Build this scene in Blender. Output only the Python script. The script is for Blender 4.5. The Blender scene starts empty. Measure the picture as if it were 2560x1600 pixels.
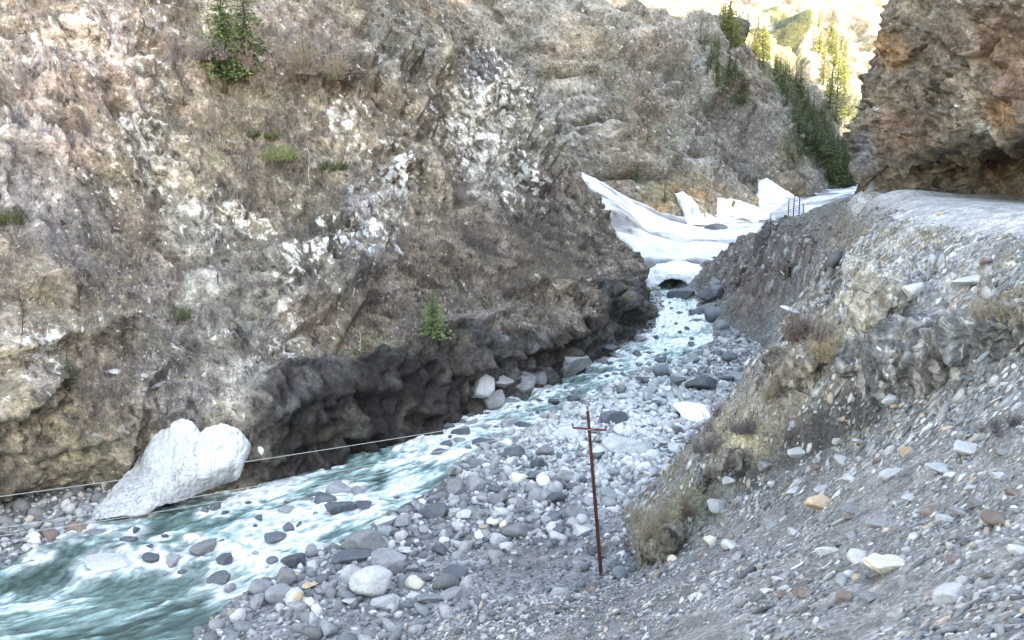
import bpy, math, random
import numpy as np
from mathutils import Vector

rng = np.random.default_rng(7)
random.seed(7)
C = bpy.context.scene.collection
scn = bpy.context.scene

# ------------------------------------------------------------------ camera, sky, sun, exposure
FPX = 2217.0                                   # focal length in photograph pixels (2560 wide)
PITCH = math.radians(9.2)
cam_d = bpy.data.cameras.new('camera'); cam = bpy.data.objects.new('camera', cam_d); C.objects.link(cam)
cam_d.sensor_width = 36.0; cam_d.lens = 36.0*FPX/2560.0
cam_d.clip_start = 0.1; cam_d.clip_end = 6000.0
cam.location = (0, 0, 0); cam.rotation_euler = (math.radians(90)-PITCH, 0, 0)
scn.camera = cam

SUN_DIR = Vector((0.80, -0.42, 0.50)).normalized()      # towards the sun
world = bpy.data.worlds.new('World'); scn.world = world; world.use_nodes = True
wn = world.node_tree.nodes; wl = world.node_tree.links
sky = wn.new('ShaderNodeTexSky'); sky.sky_type = 'NISHITA'; sky.sun_disc = False
sky.sun_elevation = math.asin(SUN_DIR.z); sky.sun_rotation = math.atan2(SUN_DIR.x, SUN_DIR.y)
sky.altitude = 2500; sky.air_density = 1.0; sky.dust_density = 3.0; sky.ozone_density = 0.6
wn['Background'].inputs['Strength'].default_value = 0.15
wl.new(sky.outputs[0], wn['Background'].inputs['Color'])
sd = bpy.data.lights.new('sun', 'SUN'); sd.energy = 2.0; sd.angle = math.radians(0.5); sd.color = (1.0, 0.975, 0.93)
sun = bpy.data.objects.new('sun', sd); C.objects.link(sun)
sun.rotation_euler = SUN_DIR.to_track_quat('Z', 'Y').to_euler(); sun.location = (200, -100, 300)
scn.view_settings.view_transform = 'Standard'; scn.view_settings.look = 'None'
scn.view_settings.gamma = 1.0; scn.view_settings.exposure = 3.75
scn.view_settings.use_white_balance = True; scn.view_settings.white_balance_temperature = 10300; scn.view_settings.white_balance_tint = 8
scn.cycles.max_bounces = 5; scn.cycles.diffuse_bounces = 1

# ------------------------------------------------------------------ helpers
cP, sP = math.cos(PITCH), math.sin(PITCH)
def W(px, py, Y):
    u = (px-1280)/FPX; v = (800-py)/FPX
    yy = cP+sP*v; zz = -sP+cP*v
    return np.array([u*Y/yy, Y, zz*Y/yy])
def ray(px, py):
    u = (px-1280)/FPX; v = (800-py)/FPX
    return Vector((u, cP+sP*v, -sP+cP*v)).normalized()
def proj(V):
    x, y, z = V[..., 0], V[..., 1], V[..., 2]
    d = np.maximum(y*cP - z*sP, 0.01); v = (y*sP + z*cP)/d
    return 1280+FPX*x/d, 800-FPX*v
def plane(y):
    return -22.0+0.04*np.minimum(y, 420.0)
def G(px, py, dz=0.0):
    v = (800-py)/FPX; r = -(-sP+cP*v)/(cP+sP*v)
    Y = (22.0-dz)/(r+0.04)
    return W(px, py, Y)

def hsh(ix, iy, iz, seed):
    h = (ix.astype(np.int64)*374761393 + iy.astype(np.int64)*668265263 + iz.astype(np.int64)*2147483647 + seed*974634777) & 0xffffffff
    h = ((h ^ (h >> 13))*1274126177) & 0xffffffff
    h = ((h ^ (h >> 16))*2246822519) & 0xffffffff
    h = h ^ (h >> 15)
    return h.astype(np.float64)/4294967295.0
def vnoise(P, seed=0):
    I = np.floor(P); f = P-I; f = f*f*f*(f*(f*6-15)+10); I = I.astype(np.int64)
    out = 0
    for dx in (0, 1):
        wx = f[:, 0] if dx else 1-f[:, 0]
        for dy in (0, 1):
            wy = f[:, 1] if dy else 1-f[:, 1]
            for dz in (0, 1):
                wz = f[:, 2] if dz else 1-f[:, 2]
                out = out + wx*wy*wz*hsh(I[:, 0]+dx, I[:, 1]+dy, I[:, 2]+dz, seed)
    return out*2-1
def fbm(P, sc, octv=4, seed=0, gain=0.5, ridged=False):
    a = 1.0; s = 0; t = 0; Q = P/sc
    for o in range(octv):
        n = vnoise(Q+17.3*o, seed+o*7)
        if ridged: n = 1-2*np.abs(n)
        s = s+a*n; t += a; a *= gain; Q = Q*2.03
    return s/t
def cells(P, sc, seed=0):
    """facetted rock: per-cell random offset and tilt; returns displacement, edge distance and a cell random"""
    Q = P/sc; I = np.floor(Q).astype(np.int64)
    n = len(P); b1 = np.full(n, 9.0); b2 = np.full(n, 9.0)
    D = np.zeros(n); R = np.zeros(n)
    for dx in (-1, 0, 1):
        for dy in (-1, 0, 1):
            for dz in (-1, 0, 1):
                J0, J1, J2 = I[:, 0]+dx, I[:, 1]+dy, I[:, 2]+dz
                cx = J0+hsh(J0, J1, J2, seed+1); cy = J1+hsh(J0, J1, J2, seed+2); cz = J2+hsh(J0, J1, J2, seed+3)
                ex, ey, ez = Q[:, 0]-cx, Q[:, 1]-cy, Q[:, 2]-cz
                d = ex*ex+ey*ey+ez*ez
                r0 = hsh(J0, J1, J2, seed+4); r1 = hsh(J0, J1, J2, seed+5); r2 = hsh(J0, J1, J2, seed+6); r3 = hsh(J0, J1, J2, seed+8)
                disp = (r0-0.42)*0.62+(ex*(r1-0.5)+ey*(r2-0.5)+ez*(r3-0.5))*1.9
                m = d < b1
                b2 = np.where(m, b1, np.minimum(b2, d)); D = np.where(m, disp, D); R = np.where(m, r0, R); b1 = np.where(m, d, b1)
    E = np.sqrt(b2)-np.sqrt(b1)
    return D*sstep(-.04, .22, E)-.12*(1-sstep(0, .16, E)), E, R
def sstep(a, b, x):
    t = np.clip((x-a)/(b-a), 0, 1); return t*t*(3-2*t)
def lerp(a, b, t):
    return a+(b-a)*t
def col(r, g, b):
    return np.array([r, g, b], float)

def catmull(Pc, n):
    """Pc (m, k): n samples by centripetal-free Catmull-Rom"""
    Pc = np.asarray(Pc, float); m = len(Pc)
    E = np.concatenate([[2*Pc[0]-Pc[1]], Pc, [2*Pc[-1]-Pc[-2]]])
    t = np.linspace(0, m-1-1e-9, n); i = t.astype(int); f = (t-i)
    f = f.reshape((-1,)+(1,)*(Pc.ndim-1))
    p0, p1, p2, p3 = E[i], E[i+1], E[i+2], E[i+3]
    return 0.5*((2*p1)+(-p0+p2)*f+(2*p0-5*p1+4*p2-p3)*f**2+(-p0+3*p1-3*p2+p3)*f**3)
def grid_surface(ctrl, nu, nv):
    """ctrl[cols][rows][3] -> (nu, nv, 3)"""
    A = catmull(np.asarray(ctrl, float), nu)
    return catmull(A.transpose(1, 0, 2), nv).transpose(1, 0, 2)
def respace(ctrl_line, n):
    """even arc-length samples along a control polyline"""
    L = catmull(ctrl_line, 800); s = np.concatenate([[0], np.cumsum(np.linalg.norm(np.diff(L, axis=0), axis=1))])
    t = np.linspace(0, s[-1], n)
    return np.stack([np.interp(t, s, L[:, k]) for k in range(L.shape[1])], 1)
def normals(S):
    du = np.gradient(S, axis=0); dv = np.gradient(S, axis=1)
    N = np.cross(du, dv); N /= np.linalg.norm(N, axis=2, keepdims=True)+1e-9
    return N
def grid_faces(nu, nv, flip=False):
    i, j = np.meshgrid(np.arange(nu-1), np.arange(nv-1), indexing='ij')
    a = (i*nv+j).ravel(); b = ((i+1)*nv+j).ravel(); c = ((i+1)*nv+j+1).ravel(); d = (i*nv+j+1).ravel()
    return np.stack([a, d, c, b] if flip else [a, b, c, d], 1)
def make_mesh(name, V, F, mat, colors=None, smooth=False, uv=None, alpha=None):
    V = np.ascontiguousarray(V, dtype=np.float32).reshape(-1, 3); F = np.ascontiguousarray(F, dtype=np.int32)
    me = bpy.data.meshes.new(name); k = F.shape[1]
    me.vertices.add(len(V)); me.vertices.foreach_set('co', V.ravel())
    me.loops.add(F.size); me.loops.foreach_set('vertex_index', F.ravel())
    me.polygons.add(len(F)); me.polygons.foreach_set('loop_start', np.arange(0, F.size, k, dtype=np.int32))
    me.polygons.foreach_set('loop_total', np.full(len(F), k, dtype=np.int32))
    if smooth: me.polygons.foreach_set('use_smooth', np.ones(len(F), dtype=bool))
    me.update(calc_edges=True)
    if colors is not None:
        ca = me.color_attributes.new('Col', 'FLOAT_COLOR', 'POINT')
        c4 = np.ones((len(V), 4), np.float32); c4[:, :3] = np.clip(np.asarray(colors).reshape(-1, 3), 0.004, 0.9)
        c4[:, 3] = 0 if alpha is None else alpha
        ca.data.foreach_set('color', c4.ravel())
    if uv is not None:
        at = me.attributes.new('flow', 'FLOAT_VECTOR', 'POINT'); u3 = np.zeros((len(V), 3), np.float32); u3[:, :uv.shape[1]] = uv
        at.data.foreach_set('vector', u3.ravel())
    if mat: me.materials.append(mat)
    return me
def link(name, me, parent=None):
    o = bpy.data.objects.new(name, me); C.objects.link(o)
    if parent: o.parent = parent
    return o
def tag(o, label=None, cat=None, group=None, kind=None):
    if label: o['label'] = label
    if cat: o['category'] = cat
    if group: o['group'] = group
    if kind: o['kind'] = kind
    return o

# ------------------------------------------------------------------ materials
def ground_mat(name, rough=0.9, fine=((0.5, .5), (6.0, .5)), bumps=((1.5, .4), (12.0, .3)), bdist=0.15, spec=0.3, rnd=0.0, base=None, vor=(), rot=((1, 0, 0), (0, 1, 0), (0, 0, 1)), stretch=(1, 1, 1), vein_crevice=None):
    m = bpy.data.materials.new(name); m.use_nodes = True
    n = m.node_tree.nodes; l = m.node_tree.links; bs = n['Principled BSDF']
    tc = n.new('ShaderNodeTexCoord')
    if base is None:
        at = n.new('ShaderNodeAttribute'); at.attribute_name = 'Col'; cur = at.outputs['Color']
    else:
        rgb = n.new('ShaderNodeRGB'); rgb.outputs[0].default_value = (*base, 1); cur = rgb.outputs[0]
    if vein_crevice:
        nv_ = n.new('ShaderNodeTexNoise'); nv_.inputs['Scale'].default_value = vein_crevice[0]; nv_.inputs['Detail'].default_value = 7; nv_.inputs['Roughness'].default_value = .62; nv_.inputs['Distortion'].default_value = .5
        cv_ = n.new('ShaderNodeCombineXYZ')
        for ii_, (row_, st_) in enumerate(zip(rot, (.45, 1, 1))):
            dn_ = n.new('ShaderNodeVectorMath'); dn_.operation = 'DOT_PRODUCT'; dn_.inputs[1].default_value = tuple(c_*st_ for c_ in row_); l.new(tc.outputs['Object'], dn_.inputs[0]); l.new(dn_.outputs['Value'], cv_.inputs[ii_])
        l.new(cv_.outputs[0], nv_.inputs['Vector'])
        for (sgn, thr, wd, cc_, am) in ((1, .60, .07, (.60, .58, .56, 1), .85), (-1, .565, .08, (.030, .026, .024, 1), .8)):  # pale veins, then dark stains painting in the black of shaded crevices
            ad = n.new('ShaderNodeMath'); ad.operation = 'MULTIPLY_ADD'; l.new(at.outputs['Alpha'], ad.inputs[0]); ad.inputs[1].default_value = vein_crevice[1] if sgn > 0 else .015
            if sgn > 0: l.new(nv_.outputs['Fac'], ad.inputs[2])
            else:
                iv = n.new('ShaderNodeMath'); iv.operation = 'SUBTRACT'; iv.inputs[0].default_value = 1; l.new(nv_.outputs['Fac'], iv.inputs[1]); l.new(iv.outputs[0], ad.inputs[2])
            m2 = n.new('ShaderNodeMapRange'); m2.inputs['From Min'].default_value = thr; m2.inputs['From Max'].default_value = thr+wd; m2.inputs['To Max'].default_value = am; l.new(ad.outputs[0], m2.inputs['Value'])
            mm = n.new('ShaderNodeMix'); mm.data_type = 'RGBA'; l.new(m2.outputs[0], mm.inputs['Factor']); l.new(cur, mm.inputs['A']); mm.inputs['B'].default_value = cc_; cur = mm.outputs['Result']
    def vmul(c, f):
        mx = n.new('ShaderNodeMix'); mx.data_type = 'RGBA'; mx.blend_type = 'MULTIPLY'; mx.inputs['Factor'].default_value = 1
        l.new(c, mx.inputs['A']); l.new(f, mx.inputs['B']); return mx.outputs['Result']
    for i, (sc, amt) in enumerate(fine):
        nz = n.new('ShaderNodeTexNoise'); nz.inputs['Scale'].default_value = sc; nz.inputs['Detail'].default_value = 6; nz.inputs['Roughness'].default_value = 0.65
        l.new(tc.outputs['Object'], nz.inputs['Vector'])
        mr = n.new('ShaderNodeMapRange'); mr.inputs['From Min'].default_value = 0.3; mr.inputs['From Max'].default_value = 0.7
        mr.inputs['To Min'].default_value = 1-amt; mr.inputs['To Max'].default_value = 1+amt
        l.new(nz.outputs['Fac'], mr.inputs['Value']); cur = vmul(cur, mr.outputs['Result'])
    vh = []
    if vor:
        wz = n.new('ShaderNodeTexNoise'); wz.inputs['Scale'].default_value = .5; wz.inputs['Detail'].default_value = 4; l.new(tc.outputs['Object'], wz.inputs['Vector'])
        sc_ = n.new('ShaderNodeVectorMath'); sc_.operation = 'MULTIPLY_ADD'; sc_.inputs[1].default_value = (1.3, 1.3, 1.3); l.new(wz.outputs['Color'], sc_.inputs[0]); l.new(tc.outputs['Object'], sc_.inputs[2])
        cx_ = n.new('ShaderNodeCombineXYZ')
        for ii_, (row_, st_) in enumerate(zip(rot, stretch)):
            dn_ = n.new('ShaderNodeVectorMath'); dn_.operation = 'DOT_PRODUCT'; dn_.inputs[1].default_value = tuple(c_*st_ for c_ in row_); l.new(sc_.outputs[0], dn_.inputs[0]); l.new(dn_.outputs['Value'], cx_.inputs[ii_])
        for (sc, amt, hb) in vor:
            vn = n.new('ShaderNodeTexVoronoi'); vn.inputs['Scale'].default_value = sc; l.new(cx_.outputs[0], vn.inputs['Vector'])
            sep = n.new('ShaderNodeSeparateColor'); l.new(vn.outputs['Color'], sep.inputs[0])
            mr = n.new('ShaderNodeMapRange'); mr.inputs['To Min'].default_value = 1-amt; mr.inputs['To Max'].default_value = 1+amt
            l.new(sep.outputs[0], mr.inputs['Value']); cur = vmul(cur, mr.outputs['Result']); vh.append((sep.outputs[1], hb))
    if rnd:
        oi = n.new('ShaderNodeObjectInfo'); mr = n.new('ShaderNodeMapRange'); mr.inputs['To Min'].default_value = 1-rnd; mr.inputs['To Max'].default_value = 1+rnd
        l.new(oi.outputs['Random'], mr.inputs['Value']); cur = vmul(cur, mr.outputs['Result'])
    l.new(cur, bs.inputs['Base Color'])
    prev = None
    for sock, hb in vh:
        b = n.new('ShaderNodeBump'); b.inputs['Strength'].default_value = 1.0; b.inputs['Distance'].default_value = hb
        l.new(sock, b.inputs['Height'])
        if prev: l.new(prev, b.inputs['Normal'])
        prev = b.outputs['Normal']
    for sc, st in bumps:
        nz = n.new('ShaderNodeTexNoise'); nz.inputs['Scale'].default_value = sc; nz.inputs['Detail'].default_value = 5; nz.inputs['Roughness'].default_value = 0.7
        l.new(tc.outputs['Object'], nz.inputs['Vector'])
        b = n.new('ShaderNodeBump'); b.inputs['Strength'].default_value = st; b.inputs['Distance'].default_value = bdist
        l.new(nz.outputs['Fac'], b.inputs['Height'])
        if prev: l.new(prev, b.inputs['Normal'])
        prev = b.outputs['Normal']
    l.new(prev, bs.inputs['Normal'])
    bs.inputs['Roughness'].default_value = rough; bs.inputs['Specular IOR Level'].default_value = spec
    return m
M_rock = ground_mat('mountain_rock', vein_crevice=(1.5, .13), vor=((.9, .14, .14), (2.6, .18, .06)), rot=((.62, -.45, -.64), (.70, .72, 0), (.46, -.45, .77)), stretch=(.45, 1, 1), fine=((0.3, .3), (1.1, .4), (3.5, .5), (9.0, .35)), bumps=((1.1, .35), (6.0, .45)), bdist=0.2)
M_gravel = ground_mat('gravel_ground', fine=((1.0, .25), (9.0, .45)), bumps=((4.0, .4), (14.0, .4)), bdist=0.08, vor=((3.2, .25, .03), (9.0, .3, .012)), stretch=(.7, 1, 1.4))
M_far = ground_mat('far_rock', vor=((.06, .25, .6), (.2, .3, .3)), rot=((.62, -.45, -.64), (.70, .72, 0), (.46, -.45, .77)), stretch=(.45, 1, 1), fine=((0.05, .4), (0.5, .5)), bumps=((0.1, .4), (0.6, .4)), bdist=2.0)
M_snow = ground_mat('snow', rough=0.6, fine=((0.4, .03), (6.0, .04)), bumps=((0.8, .3), (8.0, .25)), bdist=0.1)
M_stone = ground_mat('loose_stone', rough=0.8, fine=((2.0, .15), (14.0, .3)), bumps=((5.0, .3), (20.0, .3)), bdist=0.05)
M_leaf = ground_mat('plant', rough=0.8, fine=((1.5, .3), (8.0, .3)), bumps=((10.0, .1),), bdist=0.02)
B_grey = ground_mat('boulder_grey', rough=0.75, fine=((1.2, .22), (11.0, .3)), bumps=((3.0, .35), (16.0, .3)), bdist=0.06, rnd=0.25, base=(.225, .228, .236))
B_dark = ground_mat('boulder_dark', rough=0.6, fine=((1.2, .25), (11.0, .3)), bumps=((3.0, .35), (16.0, .3)), bdist=0.06, rnd=0.25, base=(.085, .095, .11), spec=.5)
B_pale = ground_mat('boulder_pale', rough=0.8, fine=((1.2, .18), (11.0, .25)), bumps=((3.0, .35), (16.0, .3)), bdist=0.06, rnd=0.15, base=(.43, .43, .437))
B_tan = ground_mat('boulder_tan', rough=0.8, fine=((1.2, .2), (11.0, .3)), bumps=((3.0, .35), (16.0, .3)), bdist=0.06, rnd=0.1, base=(.50, .36, .25))
B_rust = ground_mat('boulder_rust', rough=0.8, fine=((1.2, .25), (11.0, .3)), bumps=((3.0, .35), (16.0, .3)), bdist=0.06, rnd=0.1, base=(.19, .145, .13))
B_cream = ground_mat('boulder_cream', rough=0.8, fine=((1.2, .12), (11.0, .2)), bumps=((3.0, .35), (16.0, .3)), bdist=0.06, rnd=0.05, base=(.62, .56, .46))
M_rust = ground_mat('rusted_steel', rough=0.7, fine=((3.0, .3), (25.0, .3)), bumps=((25.0, .2),), bdist=0.01, base=(.085, .022, .018), spec=.4)
M_dark = ground_mat('dark_metal', rough=0.6, fine=((5.0, .2),), bumps=((25.0, .2),), bdist=0.01, base=(.04, .038, .036), spec=.4)
M_wire = ground_mat('aluminium_wire', rough=0.45, fine=((1.0, .1),), bumps=((40.0, .1),), bdist=0.002, base=(.36, .36, .36), spec=.5)
M_post = ground_mat('weathered_post', rough=0.7, fine=((2.0, .2),), bumps=((20.0, .2),), bdist=0.01, base=(.13, .11, .11))

def colour_mix(P, spots, default, sharp=2.6, warp=60, seed=3):
    """albedo of a slope: named material colours spread over it, the borders broken up by noise. spots: (px, py, radius, rgb)"""
    px, py = proj(P)
    nx = fbm(P, 7.0, 4, seed)*warp*1.6; ny = fbm(P, 7.0, 4, seed+50)*warp*1.6
    px = px+nx; py = py+ny
    acc = np.tile(default, (len(P), 1))*0.25; w = np.full((len(P), 1), 0.25)
    for (sx, sy, r, c) in spots:
        rx, ry = (r, r) if np.isscalar(r) else r
        k = np.exp(-(((px-sx)/rx)**2+((py-sy)/ry)**2)*sharp)[:, None]*4
        acc = acc+k*np.asarray(c); w = w+k
    return acc/w

# ------------------------------------------------------------------ riverbed
RS = [(430, 1640), (560, 1520), (665, 1470), (745, 1402), (895, 1352), (985, 1285), (1110, 1226), (1150, 1152), (1240, 1100), (1385, 1050), (1470, 1000), (1580, 935), (1693, 905), (1788, 846), (1777, 762), (1735, 728), (1740, 690)]
LS = [(-260, 1560), (0, 1436), (120, 1362), (240, 1314), (340, 1272), (480, 1232), (600, 1200), (690, 1178), (800, 1112), (1000, 1065), (1150, 1030), (1250, 985), (1400, 940), (1530, 890), (1620, 830), (1655, 780), (1655, 740), (1640, 690)]
RSw = np.array([G(*p) for p in RS])[:, :2]; LSw = np.array([G(*p) for p in LS])[:, :2]
RSw = np.concatenate([[[-34, 12]], [[-22, 25]], RSw]); LSw = np.concatenate([[[-62, 22]], [[-46, 36]], LSw])
RSd = respace(RSw, 400); LSd = respace(LSw, 400)
def side_dist(x, y, L, sgn):
    """signed distance to polyline L; positive on the right (sgn=+1) or left (-1) of its direction of travel"""
    out = np.full(x.shape, 1e9); sg = np.ones(x.shape)
    for k in range(0, len(L)-4, 4):
        a, b = L[k], L[min(k+4, len(L)-1)]; d = b-a; ll = d@d
        t = np.clip(((x-a[0])*d[0]+(y-a[1])*d[1])/ll, 0, 1)
        ex = x-(a[0]+t*d[0]); ey = y-(a[1]+t*d[1]); dd = ex*ex+ey*ey
        cr = d[0]*(y-a[1])-d[1]*(x-a[0])
        m = dd < out; out = np.where(m, dd, out); sg = np.where(m, np.where(cr < 0, 1, -1), sg)
    return np.sqrt(out)*sg*sgn
def bed(x, y):
    dr = side_dist(x, y, RSd, 1); dl = side_dist(x, y, LSd, -1)
    P = np.stack([x, y, np.zeros_like(x)], 1)
    n1 = fbm(P, 6.0, 4, 11); n2 = fbm(P, 1.3, 3, 12)
    d = np.maximum(dr, dl)+n1*0.6
    h = np.where(d > 0, 0.12+0.9*(1-np.exp(-np.maximum(d, 0)/9.0)), -1.4*(1-np.exp(np.minimum(d, 0)/1.3)))
    h = h+n1*0.25+n2*0.13*(d > -1)
    return plane(y)+h, dr, dl
xs = np.concatenate([np.linspace(-420, -45, 16), np.arange(-44, 42, 0.17), np.linspace(43, 700, 24)])
ys = np.concatenate([np.linspace(-160, 22, 14), np.arange(23, 60, 0.16), np.arange(60, 150, 0.28), np.linspace(152, 1100, 34)])
XX, YY = np.meshgrid(xs, ys, indexing='ij')
zb, dr, dl = bed(XX.ravel(), YY.ravel())
PB = np.stack([XX.ravel(), YY.ravel(), zb], 1)
cn = fbm(PB, 3.0, 4, 21)[:, None]; cb = fbm(PB, 14.0, 3, 22)[:, None]
cbed = lerp(col(.17, .17, .18), col(.30, .305, .32), np.clip(.5+cn+cb*.5, 0, 1))
cbed = lerp(cbed, col(.16, .15, .145), sstep(0.1, .6, fbm(PB, 9, 3, 23))[:, None]*.7)
wet = sstep(.5, -.4, np.maximum(dr, dl))[:, None]; cbed = lerp(cbed, col(.07, .075, .07), wet)
ground = link('riverbed', make_mesh('riverbed', PB, grid_faces(len(xs), len(ys)), M_gravel, cbed)); tag(ground, kind='structure')

# ------------------------------------------------------------------ water
nl, nw = 1500, 210
Lc = respace(LSw, nl); Rc = respace(RSw, nl)
# pair the two shores by equal fraction; each is overshot into its bank
f = np.linspace(-0.22, 1.22, nw)
WX = Lc[:, None, :]*(1-f)[None, :, None]+Rc[:, None, :]*f[None, :, None]
mid = (Lc+Rc)/2; sdist = np.concatenate([[0], np.cumsum(np.linalg.norm(np.diff(mid, axis=0), axis=1))])
wid = np.linalg.norm(Rc-Lc, axis=1)
U = np.stack([np.repeat(sdist, nw), (f[None, :]*wid[:, None]).ravel(), np.zeros(nl*nw)], 1)
Pw = np.concatenate([WX.reshape(-1, 2), np.zeros((nl*nw, 1))], 1)
fl = U*np.array([.55, 1, 1])                    # stretched along the flow
wv = fbm(fl+fbm(U, 3, 2, 5)[:, None]*.9, 1.3, 5, 31, gain=.62); w2 = fbm(fl, .5, 3, 33, ridged=True); w3 = fbm(U, 5.0, 2, 35)
zw = plane(Pw[:, 1])+wv*.30+w2*.07+w3*.22
zw = zw+fbm(U*np.array([.7, 1, 1]), .8, 3, 39, ridged=True)*.10
Pw[:, 2] = zw
ppx, ppy = proj(Pw)
# how broken the water is along its course (rapids are white, pools are green)
fo = 0.05+np.zeros(len(Pw))
for sx, sy, rx, ry, a in [(1690, 800, 120, 90, .75), (1500, 930, 160, 35, .10), (1250, 990, 130, 28, .70), (1050, 1055, 120, 25, .75), (1130, 1080, 90, 40, .6), (940, 1180, 140, 60, .22), (1010, 1200, 60, 60, .55), (1100, 1130, 90, 40, .45),
                           (650, 1230, 140, 40, .55), (700, 1330, 140, 60, .42), (430, 1330, 130, 50, .0), (860, 1120, 110, 35, -.35), (850, 1280, 110, 40, .35), (300, 1470, 160, 40, -.3), (60, 1500, 110, 30, .35), (560, 1440, 100, 50, .05), (180, 1390, 120, 40, -.45), (480, 1290, 90, 30, -.1), (1480, 985, 100, 25, -.2), (350, 1400, 90, 30, .1), (630, 1400, 60, 70, .35)]:
    fo += a*np.exp(-((ppx-sx)/rx)**2-((ppy-sy)/ry)**2)
foam = np.clip(fo, -.6, 1.3)
foam = foam+wv*.75+w2*.22+w3*.15
foam = foam-.25+fbm(fl, .35, 3, 37)*.28
fa = sstep(.0, .5, foam)
wc = lerp(col(.045, .075, .066), col(.11, .175, .16), np.clip(.5+w3*.9+wv*.4, 0, 1)[:, None])
wc = lerp(wc, col(.27, .43, .42), sstep(-.25, .25, foam)[:, None]*.7)
wc = lerp(wc, col(.66, .70, .71), fa[:, None])
Mw = bpy.data.materials.new('river_water'); Mw.use_nodes = True
n = Mw.node_tree.nodes; l = Mw.node_tree.links; bs = n['Principled BSDF']
at = n.new('ShaderNodeAttribute'); at.attribute_name = 'Col'; fv = n.new('ShaderNodeAttribute'); fv.attribute_name = 'flow'
mp = n.new('ShaderNodeMapping'); mp.inputs['Scale'].default_value = (1.0, 1.7, 1); l.new(fv.outputs['Vector'], mp.inputs['Vector'])
nz = n.new('ShaderNodeTexNoise'); nz.inputs['Scale'].default_value = 1.6; nz.inputs['Detail'].default_value = 7; nz.inputs['Distortion'].default_value = .6; l.new(mp.outputs[0], nz.inputs['Vector'])
mr = n.new('ShaderNodeMapRange'); mr.inputs['From Min'].default_value = .35; mr.inputs['From Max'].default_value = .65; mr.inputs['To Min'].default_value = .55; mr.inputs['To Max'].default_value = 1.35
l.new(nz.outputs['Fac'], mr.inputs['Value'])
mx = n.new('ShaderNodeMix'); mx.data_type = 'RGBA'; mx.blend_type = 'MULTIPLY'; mx.inputs['Factor'].default_value = 1
l.new(at.outputs['Color'], mx.inputs['A']); l.new(mr.outputs[0], mx.inputs['B']); l.new(mx.outputs['Result'], bs.inputs['Base Color'])
bp = n.new('ShaderNodeBump'); bp.inputs['Strength'].default_value = .5; bp.inputs['Distance'].default_value = .12; l.new(nz.outputs['Fac'], bp.inputs['Height']); l.new(bp.outputs[0], bs.inputs['Normal'])
bs.inputs['Roughness'].default_value = .28; bs.inputs['IOR'].default_value = 1.33
river = link('river_water', make_mesh('river_water', Pw, grid_faces(nl, nw), Mw, wc, smooth=True, uv=U)); tag(river, kind='structure')

# ------------------------------------------------------------------ left mountainside
def beds(P, q, period, seed, warp=.5):
    """overlapping slabs: the surface swells along q and then breaks back in a sharp ledge"""
    q = np.asarray(q, float); q = q/np.linalg.norm(q)
    b = (P@q)/period+fbm(P, period*1.7, 4, seed)*warp*1.3+fbm(P, period*.35, 2, seed+5)*.12
    c = np.floor(b); f = b-c
    patch = vnoise(np.stack([P[:, 0]/(period*1.6), P[:, 1]/(period*1.6), c*3.7+P[:, 2]*0], 1), seed+9)
    k = .90+.05*vnoise(P/(period*.7), seed+3); f = np.where(f < k, (f/k)**1.3, np.clip((1-f)/(1-k), 0, 1))
    return f*np.clip(.45+.9*patch, 0, 1.2)
def joints(P, q, period, seed, width, warp=.35):
    """open joints: narrow deep grooves at uneven spacing across q"""
    q = np.asarray(q, float); q = q/np.linalg.norm(q)
    b = (P@q)/period+fbm(P, period*1.6, 3, seed)*warp+fbm(P, period*.5, 3, seed+5)*.10
    f = np.abs(b-np.round(b))*period; patch = fbm(P, period*1.1, 2, seed+9)
    return -np.exp(-(f/width)**2)*sstep(-.25, .25, patch)
def near_line(px, py, L, h, amp, below=5.0):
    """a protruding crag whose underside follows the polyline L"""
    out = np.zeros(len(px))
    for (x0, y0), (x1, y1) in zip(L[:-1], L[1:]):
        dx, dy = x1-x0, y1-y0; ll = math.hypot(dx, dy); t = ((px-x0)*dx+(py-y0)*dy)/(ll*ll)
        tt = np.clip(t, 0, 1); ex = px-(x0+tt*dx); ey = py-(y0+tt*dy); dist = np.hypot(ex, ey)
        up = (ey*dx-ex*dy)/ll < 0 if dx != 0 else ex < 0
        out = np.maximum(out, np.where(up, np.exp(-(dist/h)**1.5), np.where(dist < below, 0.0, 0.0)))
    return out*amp
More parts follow.
